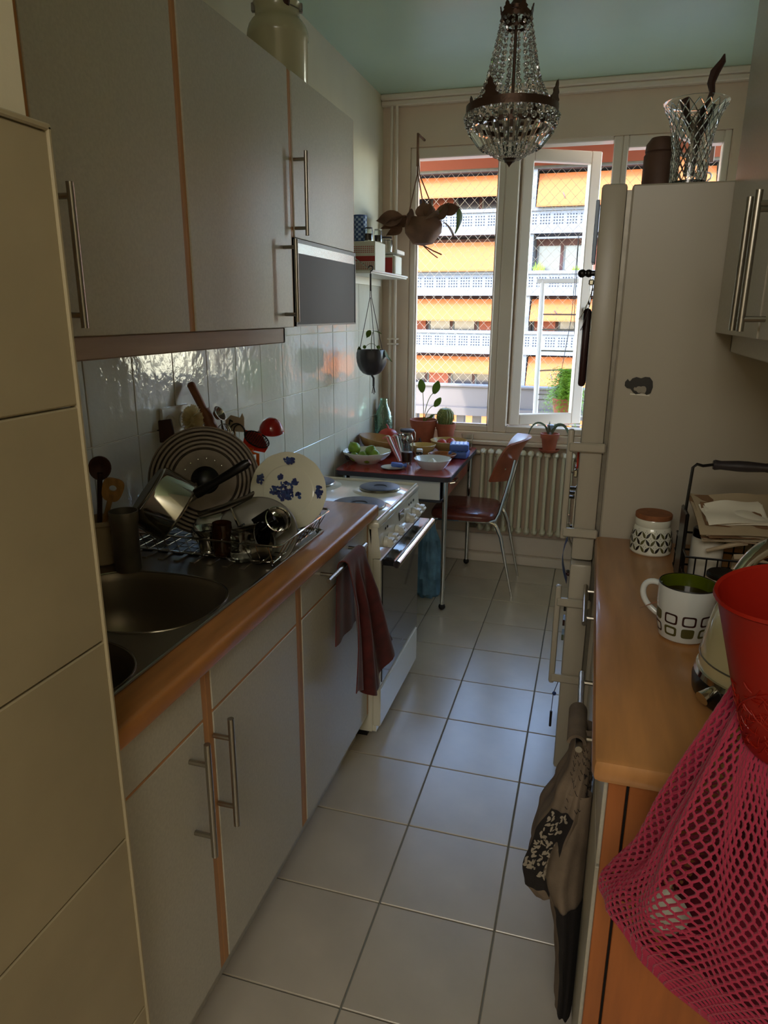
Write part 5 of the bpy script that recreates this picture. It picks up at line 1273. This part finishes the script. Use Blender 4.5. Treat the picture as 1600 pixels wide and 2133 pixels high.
PAN = lambda u, v: tuple(push(LA((.56+.17*u-.10*(1-v)*0+.05*(1-v)) % 1, .42+.52*v)))
obj('dark_panel', MB().sheet(PAN, 14, 24), 'towel_dark', gtw, smooth=80)
obj('dark_panel', MB().sheet(lambda u, v: tuple(push(LB((.66+.30*u) % 1, .45+.55*v), (.45, .10))), 14, 24), 'towel_dark', gtw, smooth=80)
random.seed(3); pr2 = MB()
for i in range(120):
    uu = random.uniform(.08, .85); v_ = random.uniform(.02, .85); du = random.uniform(.04, .09); dv = random.uniform(.015, .04); an = random.uniform(0, PI); pl_ = []
    for q in range(8):
        a_ = q*PI/4; x_, y_ = math.cos(a_), .5*math.sin(a_)
        pl_.append(push(PAN(min(.99, max(.01, uu+du*(x_*math.cos(an)-y_*math.sin(an)))), min(.99, max(.0, v_+dv*(x_*math.sin(an)+y_*math.cos(an))))), d=.0012+.0002*(i % 3)))
    pr2.add(pl_, [tuple(range(8))])
obj('leaf_print', pr2, 'towel_print', gtw, smooth=0, kind='stuff')
pr3 = MB()
for i in range(60):
    uu = random.uniform(.62, .95); v_ = random.uniform(.06, .40); ln = random.uniform(.01, .03)
    pr3.tube([push(LA(uu, v_), d=.001), push(LA(uu+.02, v_+ln), d=.0015), push(LA(uu+.03, v_+.01), d=.001)], .0006, 4)
obj('line_print', pr3, 'towel_dark', gtw, smooth=0, kind='stuff')

# ------------------------------------------------------------------ SOCKET
ot = thing('wall_socket', 'white double wall socket above the draining board', 'socket', (XL+.0055, .772, 1.157))
obj('plate', MB().box((0, -.074, -.046), (.010, .074, .046), .003), 'plastic_white', ot)
for y in (-.035, .035):
    s = obj('socket_insert', MB().lathe([(.024, .010), (.025, .014), (.021, .014), (.020, .004), (0, .004)], 28, T(0, y, 0) @ RY(PI/2)), 'plastic_white', ot)
    obj('pin_hole', MB().cyl(.0025, .0041, .005, 8, T(0, y-.008, 0) @ RY(PI/2)).cyl(.0025, .0041, .005, 8, T(0, y+.008, 0) @ RY(PI/2)), 'print_black', s)

# ------------------------------------------------------------------ CROCK WITH WOODEN SPOONS (left of the sink)
kr = thing('utensil_pot', 'grey ridged pot with wooden spoons left of the sink', 'pot', (-.728, .285, CZ+.003))
obj('pot', MB().lathe([(0, 0), (.036, 0), (.040, .004), (.044, .10), (.048, .104), (.048, .112), (.042, .114), (.038, .10), (.036, .006), (0, .006)], 32), 'paper_beige', kr)
def spoon(nm, label, base, top, hw, hl, mm, hole=False, shape='oval'):
    base, top = Vector(base), Vector(top); d = (top-base); L = d.length
    t = thing(nm, label, 'spoon', tuple(base)); R = align(d)
    cam_dir = Vector((.42, -1.11, 1.48))-top; 
    # roll so the flat face looks to the room
    loc = R.inverted().to_3x3() @ cam_dir; roll = math.atan2(loc.x, -loc.y) if True else 0
    Mx = R @ RZ(math.atan2(loc.y, loc.x)+PI/2)
    obj('shaft', MB().tube([(0, 0, 0), (0, 0, L-hl*.7)], [.0055, .0065], 10, m=Mx), mm, t)
    n = 26; pts = []
    for i in range(n):
        a = 2*PI*i/n
        if shape == 'oval': pts.append((hw*math.cos(a)*(1+.06*math.sin(a)), L-hl*.5+hl*.5*math.sin(a)))
        else: 
            p = superell(0, 0, hw, hl*.5, a, 3); pts.append((p[0]*(1+.25*(p[1]/hl)), L-hl*.5+p[1]))
    hm = MB()
    if hole:
        inn = [(.0+hw*.36*math.cos(2*PI*i/n), L-hl*.42+hw*.36*math.sin(2*PI*i/n)) for i in range(n)]
        vs = [(x, -.003, z) for x, z in pts]+[(x, -.003, z) for x, z in inn]+[(x, .003, z) for x, z in pts]+[(x, .003, z) for x, z in inn]; fs = []
        for i in range(n):
            j = (i+1) % n; fs += [(i, j, n+j, n+i), (2*n+j, 2*n+i, 3*n+i, 3*n+j), (i, 2*n+i, 2*n+j, j), (n+j, 3*n+j, 3*n+i, n+i)]
        hm.add(vs, fs, Mx)
    else:
        vs = []; fs = []; rg = [(1, 0), (.86, .0), (.5, .007), (0, .010)]
        for k, dpt in rg:
            for (x, z) in pts: vs.append((x*k, -.004+dpt, (z-(L-hl*.5))*k+L-hl*.5))
        for k, dpt in ((1, 0.002), (.5, .010), (0, .013)):
            for (x, z) in pts: vs.append((x*k, dpt, (z-(L-hl*.5))*k+L-hl*.5))
        for r in range(3):
            for i in range(n): j = (i+1) % n; fs.append((r*n+i, r*n+j, (r+1)*n+j, (r+1)*n+i))
        for r in (4, 5):
            for i in range(n): j = (i+1) % n; fs.append((r*n+j, r*n+i, (r+1)*n+i, (r+1)*n+j))
        for i in range(n): j = (i+1) % n; fs.append((j, i, 4*n+i, 4*n+j))
        hm.add(vs, fs, Mx)
    obj('blade', hm, mm, t); return t
spoon('wooden_spoon', 'dark oval wooden spoon in the pot left of the sink', (-.735, .28, .90), (-.700, .275, 1.148), .026, .060, 'wood_dark')
spoon('wooden_spatula', 'pale wooden spatula with a round hole in the pot left of the sink', (-.735, .27, .90), (-.655, .265, 1.098), .024, .062, 'wood_pale', True, 'sq')

# steel beaker by the sink
bk2 = thing('steel_beaker', 'tall brushed steel cylinder standing at the sink edge', 'beaker', (-.632, .252, zs+.0005))
obj('body', MB().lathe([(0, 0), (.030, 0), (.031, .002), (.031, .115), (.034, .125), (.034, .150), (.0325, .150), (.0315, .125), (.029, .112), (.029, .004), (0, .004)], 40), 'dull_steel', bk2)

# ------------------------------------------------------------------ DISH RACK
dr_ = thing('dish_rack', 'chrome wire dish rack loaded with pans and plates on the draining board', 'rack', (-.52, .52, zs))
RT = .938; RBZ = .885
def rr(x0, y0, x1, y1, z, r=.02): return [(x, y, z) for x, y in rrect(x0, y0, x1, y1, r, 4)]
obj('top_rim', MB().tube(rr(-.765, .345, -.272, .700, RT), .003, 8, closed=True), 'chrome', dr_, world=True)
obj('bottom_rim', MB().tube(rr(-.735, .375, -.305, .675, RBZ), .0025, 8, closed=True), 'chrome', dr_, world=True)
wr = MB()
for i in range(14):
    x = -.725+i*.0325; wr.tube([(x+(.0), .345, RT), (x, .372, RBZ), (x, .678, RBZ), (x, .700, RT)], .0014, 5)
for i in range(10):
    y = .385+i*.031; wr.tube([(-.765, y, RT), (-.737, y, RBZ), (-.303, y, RBZ), (-.272, y, RT)], .0014, 5)
obj('wires', wr, 'chrome', dr_, world=True, kind='stuff')
for x, y in ((-.735, .375), (-.305, .375), (-.305, .675), (-.735, .675)): obj('foot', MB().tube([(x, y, RBZ), (x, y, zs+.001)], .003, 8).sphere((x, y, zs+.004), .005, 8), 'plastic_black', dr_, world=True)
tag(obj('drip_tray', MB().box((-.745, .385, zs+.0005), (-.325, .66, zs+.004), .001), 'plastic_black'), 'black drip mat under the dish rack', 'mat')
CAM = Vector((.419, -1.114, 1.484))
def face(c, n, roll=0):
    """matrix: local z -> n, placed at c"""
    return (align(n).to_3x3() @ Matrix.Rotation(roll, 3, 'Z')).to_euler()
def dish(nm, label, cat, c, n): return thing(nm, label, cat, c, rot=face(c, n))
# ridged lid
ld = dish('splatter_disc', 'large grey metal disc with concentric ridges and dark centre knob', 'disc', (-.572, .53, 1.040), (.60, -.90, .36))
prof = [(0, .006), (.040, .006), (.046, .004), (.085, .004), (.088, .001)]
r_ = .088
for k in range(5): prof += [(r_+.003, .0045), (r_+.009, .0045), (r_+.0115, .001)]; r_ += .0115
prof += [(.149, .002), (.149, -.002), (0, -.002)]
obj('disc', MB().lathe(prof, 64), 'disc_grey', ld)
obj('raised_ring', MB().lathe([(.083, .003), (.086, .006), (.089, .003)], 64), 'disc_grey', ld)
obj('knob', MB().lathe([(.040, .004), (.034, .012), (.022, .020), (.024, .032), (.012, .038), (0, .038)], 32), 'plastic_black', ld)
for k in range(7): obj('stud', MB().sphere((.060*math.cos(.3+k*.38), .060*math.sin(.3+k*.38), .005), .0028, 8), 'chrome', ld)
# saucepan
ax_ = Vector((.66, .42, -.60)).normalized()
sa_ = dish('saucepan', 'shiny steel saucepan lying on its side with a black handle', 'pan', (-.630, .345, 1.045), ax_)
obj('body', MB().lathe([(0, 0), (.072, 0), (.080, .004), (.083, .012), (.086, .085), (.089, .088), (.088, .091), (.084, .089), (.081, .012), (.07, .005), (0, .005)], 56), 'chrome', sa_)
obj('base_disc', MB().lathe([(0, -.004), (.070, -.004), (.073, -.001), (.073, .001)], 48), 'dull_steel', sa_)
Ms = rloc(sa_); h0 = Vector((-.515, .375, 1.040)); h1p = Vector((-.375, .415, 1.128))
obj('handle_ferrule', MB().tube([h0-(h1p-h0)*.22, h0+(h1p-h0)*.12], [.013, .011], 14), 'dull_steel', sa_, world=True)
obj('handle', MB().tube([h0+(h1p-h0)*q for q in (.05, .15, .4, .7, .92, 1.0)], [.013, .0135, .010, .0115, .0125, .007], 14), 'plastic_black', sa_, world=True)
# second pan handle
tag(obj('steel_ladle', MB().tube([(-.520, .40, .985), (-.46, .42, 1.005), (-.40, .44, 1.03), (-.385, .445, 1.04), (-.395, .45, 1.028), (-.45, .43, .997), (-.52, .405, .975)], .0055, 8), 'steel'), 'steel ladle with looped end lying below the black pan handle', 'ladle')
# dinner plate with blue flowers
pc = Vector((-.375, .635, 1.000)); pn_ = (CAM-pc).normalized()+Vector((.35, .0, .10))
pln = dish('dinner_plate', 'white scalloped dinner plate with blue flower sprays standing in the rack', 'plate', tuple(pc), pn_)
PR = .108
obj('plate', MB().lathe([(0, 0), (.068, 0), (.072, .002), (.098, .010), (PR, .013), (PR, .0145), (.097, .0125), (.070, .0045), (0, .003)], 72, wob=lambda a, i, r, z: (r*(1+(.012*abs(math.sin(7*a)) if r > .09 else 0)), z)), 'porcelain', pln)
flw = MB(); flw2 = MB()
def petal(m, cx, cy, r, ang, asp=.5, z=.0056):
    m.add([(cx+r*math.cos(q)*math.cos(ang)-r*asp*math.sin(q)*math.sin(ang), cy+r*math.cos(q)*math.sin(ang)+r*asp*math.sin(q)*math.cos(ang), z) for q in [i*PI/4 for i in range(8)]], [tuple(range(8))])
def spray(cx, cy, s, n, z0, rot=0, el=1.6):
    for i in range(n):
        a = random.uniform(0, 2*PI); d = s*math.sqrt(random.random()); dx, dy = d*el*math.cos(a), d*math.sin(a)
        x = cx+dx*math.cos(rot)-dy*math.sin(rot); y = cy+dx*math.sin(rot)+dy*math.cos(rot)
        petal(flw if i % 2 else flw2, x, y, random.uniform(.0035, .0070)*(1.3 if d < s*.5 else .85), random.uniform(0, PI), random.uniform(.4, .9), z0+.0002*(i % 4))
random.seed(21)
# local axes: x,y in plate plane (resolved from align)
Mi = rloc(pln).inverted().to_3x3(); upv = Mi @ Vector((0, 0, 1)); upv.z = 0; upv.normalize(); rtv = Vector((upv.y, -upv.x, 0))
if (Mi @ Vector((1, 0, 0))).dot(rtv) < 0: rtv = -rtv
def L2(a, b): p = rtv*a+upv*b; return p.x, p.y
for (a, b, s, n, z0) in ((-.010, .0, .026, 80, .0036), (-.042, .006, .012, 18, .0036), (-.018, .040, .008, 12, .0036), (.022, .024, .009, 14, .0036), (.028, -.014, .008, 10, .0036),
                         (.012, .084, .010, 26, .0115), (.086, -.012, .010, 26, .0115), (-.078, .040, .009, 20, .0115)):
    x, y = L2(a, b); tdir = math.atan2(y, x)+PI/2 if abs(a)+abs(b) > .07 else 0
    spray(x, y, s, n, z0+.0015, tdir, 1.7 if abs(a)+abs(b) > .07 else 1.0)
obj('dark_flower_print', flw, 'ink_blue', pln, smooth=0, kind='stuff'); obj('light_flower_print', flw2, 'tin_blue', pln, smooth=0, kind='stuff')
obj('rim_groove', MB().lathe([(.0705, .0048), (.072, .0056), (.0735, .0062)], 64), 'porcelain', pln)
# oval grey dish
od_ = dish('shallow_bowl', 'pale grey shallow bowl tilted in front of the flowered plate', 'bowl', (-.380, .45, .928), (.30, -.70, .62))
obj('bowl', MB().lathe([(0, -.030), (.045, -.030), (.085, -.010), (.100, .008), (.102, .010), (.099, .011), (.082, -.004), (.045, -.024), (0, -.025)], 48), 'bowl_grey', od_); obj('rim', MB().lathe([(.100, .009), (.1035, .010), (.1015, .0125)], 48), 'dull_steel', od_)
od_.scale = (1.0, 1.0, 1.0)
# dotted bowl upside down
db_ = dish('dotted_bowl', 'small white bowl with brown dots upside down under the saucepan handle', 'bowl', (-.520, .47, .905), (.05, -.1, 1))
obj('bowl', MB().lathe([(.056, 0), (.058, .002), (.056, .025), (.042, .048), (.025, .055), (.024, .060), (0, .060)], 36), 'porcelain', db_)
dd_ = MB()
for i in range(26):
    for j in range(4):
        a = 2*PI*(i+.5*(j % 2))/26; r, z = ((.0575, .012), (.0562, .022), (.0515, .033), (.046, .042))[j]
        dd_.sphere((r*math.cos(a), r*math.sin(a), z), .0024, 6, (1, 1, 1))
obj('dots', dd_, 'print_maroon', db_, kind='stuff')
# inverted steel cup
ic = thing('steel_cup', 'small steel cup with flared top standing in the rack', 'cup', (-.493, .395, .889))
obj('body', MB().lathe([(0, 0), (.022, 0), (.0225, .004), (.0215, .006), (.0235, .010), (.0245, .045), (.036, .058), (.0375, .063), (.035, .064), (.023, .050), (.020, .006), (0, .004)], 32), 'chrome', ic)
# amber glass
ag = dish('amber_glass', 'dark amber drinking glass in the middle of the rack', 'glass', (-.440, .372, .893), (.05, -.05, 1))
obj('body', MB().lathe([(0, 0), (.020, 0), (.023, .01), (.026, .06), (.024, .085), (.022, .085), (.023, .06), (.020, .012), (0, .008)], 28), 'glass_amber', ag)
# black tongs / brush
tg = thing('black_brush', 'black plastic washing-up brush lying in the rack', 'brush', (-.405, .395, .935))
obj('head', MB().box((-.03, -.012, -.016), (.03, .012, .012), .004, RY(-.5)), 'plastic_black', tg)
obj('bristles', MB().box((-.02, -.010, .012), (.028, .010, .026), .001, RY(-.5)), 'rubber', tg)
obj('handle', MB().tube([(.02, 0, .01), (.07, 0, .045), (.10, .0, .06)], [.008, .006, .006], 8), 'plastic_black', tg)
tag(obj('table_knife', MB().tube([(-.415, .42, .95), (-.44, .425, 1.0)], [.004, .003], 8), 'chrome'), 'steel cutlery handle pointing up from the rack', 'cutlery')
cg = thing('clear_glass', 'clear drinking glass upside down beside the amber one', 'glass', (-.385, .365, .889))
obj('body', MB().lathe([(.026, 0), (.027, .002), (.022, .075), (0, .077), (0, .071), (.020, .069), (.025, 0)], 28), 'glass_clear', cg)
tag(obj('black_spatula', MB().box((-.022, -.002, -.03), (.022, .002, .03), .002, T(.0, 0, .16)).tube([(0, 0, 0), (0, 0, .135)], .0045, 8), 'plastic_black', loc=(-.47, .41, .89), rot=(.25, .95, .3)), 'black spatula lying across the dish rack', 'spatula')
# steel flask tilted, threaded mouth
fc_ = Vector((-.305, .415, .985)); fa = Vector((.55, -.42, .46)).normalized()
ft = dish('steel_flask', 'polished steel flask lying tilted with its threaded mouth forward', 'flask', tuple(fc_-fa*.115), fa)
obj('body', MB().lathe([(0, 0), (.032, 0), (.034, .004), (.034, .085), (.033, .095), (.0335, .118), (.0345, .119), (.0325, .120), (.0305, .118), (.0305, .03), (0, .03)], 40), 'chrome', ft)
for k in range(4): obj('thread', MB().lathe([(.0306, .112-k*.006), (.0288, .110-k*.006), (.0306, .108-k*.006)], 36), 'steel', ft)
cp = dish('steel_mug', 'steel mug lying under the polished flask', 'mug', (-.43, .40, .925), (.85, -.15, .25))
obj('body', MB().lathe([(0, 0), (.030, 0), (.032, .003), (.032, .10), (.033, .103), (.031, .103), (.030, .005), (0, .005)], 36), 'chrome', cp)
# curved steel bowl at the corner
sbw = dish('steel_bowl', 'small steel bowl standing on edge at the near corner of the rack', 'bowl', (-.345, .395, .917), (-.25, -.8, .45))
obj('bowl', MB().lathe([(0, -.03), (.02, -.028), (.038, -.012), (.045, .005), (.0465, .006), (.0435, .006), (.036, -.010), (.02, -.025), (0, -.027)], 36), 'steel', sbw)

# ------------------------------------------------------------------ UTENSIL JAR BEHIND THE RACK
uj = thing('utensil_jar', 'clear jar full of cooking utensils behind the dish rack', 'jar', (-.665, .86, .8715))
obj('body', MB().lathe([(0, 0), (.050, 0), (.055, .01), (.060, .15), (.058, .15), (.053, .012), (0, .008)], 36), 'glass_clear', uj)
def util(nm, label, cat, parts):
    t = thing(nm, label, cat, (-.67, .86, .90))
    for pn, mb, mm in parts: obj(pn, mb, mm, t, world=True)
    return t
util('rolling_pin', 'tapered wooden rolling pin standing tallest behind the disc lid', 'rolling pin', [('barrel', MB().tube([(-.675, .86, .93), (-.715, .855, 1.09), (-.755, .85, 1.185)], [.020, .020, .019], 16), 'wood_mid'), ('grip', MB().tube([(-.752, .85, 1.18), (-.757, .85, 1.19), (-.792, .848, 1.262), (-.795, .848, 1.268)], [.012, .0125, .0135, .008], 14), 'wood_mid')])
br = util('dish_brush', 'round dish brush with pale bristles in front of the rolling pin', 'brush', [('stick', MB().tube([(-.70, .80, .92), (-.755, .80, 1.12)], .006, 8), 'wood_pale'), ('core', MB().sphere((-.765, .80, 1.155), .016, 12, (1, 1, 1.5)), 'bristle')])
bm2 = MB(); random.seed(9)
for i in range(900):
    a = random.uniform(0, 2*PI); u = random.uniform(-1, 1); d = Vector((math.cos(a)*math.sqrt(1-u*u), math.sin(a)*math.sqrt(1-u*u), u*.8)).normalized(); c_ = Vector((-.765, .80, 1.155+u*.018))
    e = c_+d*random.uniform(.029, .035); s_ = d.orthogonal().normalized()*.0012
    bm2.add([c_+d*.012-s_, c_+d*.012+s_, e+s_, e-s_], [(0, 1, 2, 3)])
obj('bristles', bm2, 'bristle', br, world=True, smooth=0, kind='stuff')
util('wooden_turner', 'dark wooden turner blade in front of the wall socket', 'turner', [('blade', MB().box((-.030, -.003, -.032), (.030, .003, .035), .006, T(-.805, .70, 1.135) @ RZ(.5) @ RY(-.12)), 'wood_dark'), ('stick', MB().tube([(-.70, .80, .92), (-.795, .705, 1.10)], .0055, 8), 'wood_dark')])
util('steel_ladle', 'steel ladle bowl behind the pale brush', 'ladle', [('bowl', MB().lathe([(0, -.018), (.016, -.012), (.026, .004), (.024, .004), (.014, -.010), (0, -.015)], 24, T(-.705, .86, 1.172) @ RY(1.0)), 'chrome'), ('stick', MB().tube([(-.67, .86, .92), (-.70, .86, 1.16)], .003, 8), 'chrome')])
util('plastic_scraper', 'pale plastic scraper beside the steel ladle', 'scraper', [('blade', MB().prism([(-.032, 0), (.034, .0), (.036, .045), (.030, .060), (.022, .045), (-.010, .052), (-.030, .035)], -.0015, .0015, T(-.665, .88, 1.115) @ RX(PI/2)), 'paper_beige'), ('stick', MB().tube([(-.665, .88, .92), (-.665, .88, 1.12)], .004, 8), 'paper_beige')])
wk = MB()
for i in range(9):
    a = PI*i/9; pts = []
    for k in range(13):
        t = k/12*2-1; w_ = .022*math.sqrt(max(0, 1-t*t))**.9; zz = .045*(1-abs(t)**1.6) if False else 0
        pts.append((w_*math.cos(a)*(1 if t < 2 else 1), w_*math.sin(a), .03*t))
    pts2 = [(-p[0], -p[1], p[2]) for p in reversed(pts)]
    wk.tube(pts+pts2[1:-1], .0009, 5, closed=True, m=T(-.672, .83, 1.118) @ RY(-.25))
util('whisk', 'small wire whisk among the utensils', 'whisk', [('wires', wk, 'chrome'), ('stick', MB().tube([(-.655, .84, .93), (-.665, .83, 1.09)], .005, 8), 'chrome')])
util('potato_masher', 'dark wire masher loop above the whisk', 'masher', [('loop', MB().tube(arc((-.645, .86, 1.118), .026, -.3, PI+.3, 14, 'xz'), .0022, 6).tube(arc((-.640, .865, 1.120), .020, -.3, PI+.3, 14, 'xz'), .0018, 6), 'print_black'), ('hook', MB().tube([(-.672, .86, 1.14), (-.668, .86, 1.155), (-.660, .86, 1.15)], .003, 6), 'print_black'), ('stick', MB().tube([(-.66, .86, .93), (-.65, .86, 1.10)], .004, 8), 'print_black')])
sl_ = MB()
for i in range(9):
    for j in range(5):
        pass
c0 = Vector((-.578, .86, 1.098)); 
mesh_s = MB()
for i in range(-5, 6):
    q = i*.0075; h = math.sqrt(max(0, .04**2-q*q))
    mesh_s.tube([(q, -h*.5, 0), (q, h*.5, 0)], .0011, 4).tube([(-h, q*.5, 0), (h, q*.5, 0)], .0011, 4)
Mq = T(*c0) @ RY(.42) @ RX(.9)
mm_ = MB(); mm_.add(mesh_s.v, mesh_s.f, Mq)
util('slotted_skimmer', 'orange-red skimmer with wire mesh beside the red ladle', 'skimmer', [('mesh', mm_, 'print_black'), ('rim', MB().tube([(.043*math.cos(2*PI*i/24), .0225*math.sin(2*PI*i/24), 0) for i in range(24)], .0022, 6, closed=True, m=Mq), 'print_black'), ('plate', MB().prism([(-.045, -.028), (.035, -.028), (.045, -.01), (.02, .03), (-.035, .034)], -.001, .001, T(c0.x-.012, c0.y+.012, c0.z-.012) @ RX(PI/2) @ RZ(-.1)), 'orange_red'), ('stick', MB().tube([(-.65, .86, .93), (-.61, .87, 1.08)], .005, 8), 'orange_red')])
util('red_ladle', 'red enamel ladle with its bowl turned over beside the tiles', 'ladle', [('bowl', MB().lathe([(0, .036), (.014, .034), (.028, .024), (.0375, .008), (.040, -.008), (.0385, -.008), (.036, .008), (.026, .021), (0, .033)], 36, T(-.560, .93, 1.122) @ RY(.16) @ RX(.25)), 'red_enamel'), ('rim', MB().lathe([(.0385, -.010), (.041, -.008), (.0395, -.006)], 36, T(-.560, .93, 1.122) @ RY(.16) @ RX(.25)), 'red_enamel'), ('stick', MB().tube([(-.655, .87, .92), (-.62, .90, 1.08), (-.598, .925, 1.115)], .004, 8), 'red_enamel')])
oc = thing('measuring_jug', 'tall bright orange plastic jug behind the flowered plate', 'jug', (-.590, .775, .8715))
obj('body', MB().lathe([(0, 0), (.030, 0), (.038, .205), (.039, .209), (.036, .209), (.028, .004), (0, .004)], 32), 'orange_plastic', oc); obj('handle', MB().tube([(.037, 0, .20), (.056, 0, .198), (.054, 0, .12), (.033, 0, .09)], .005, 8), 'orange_plastic', oc)
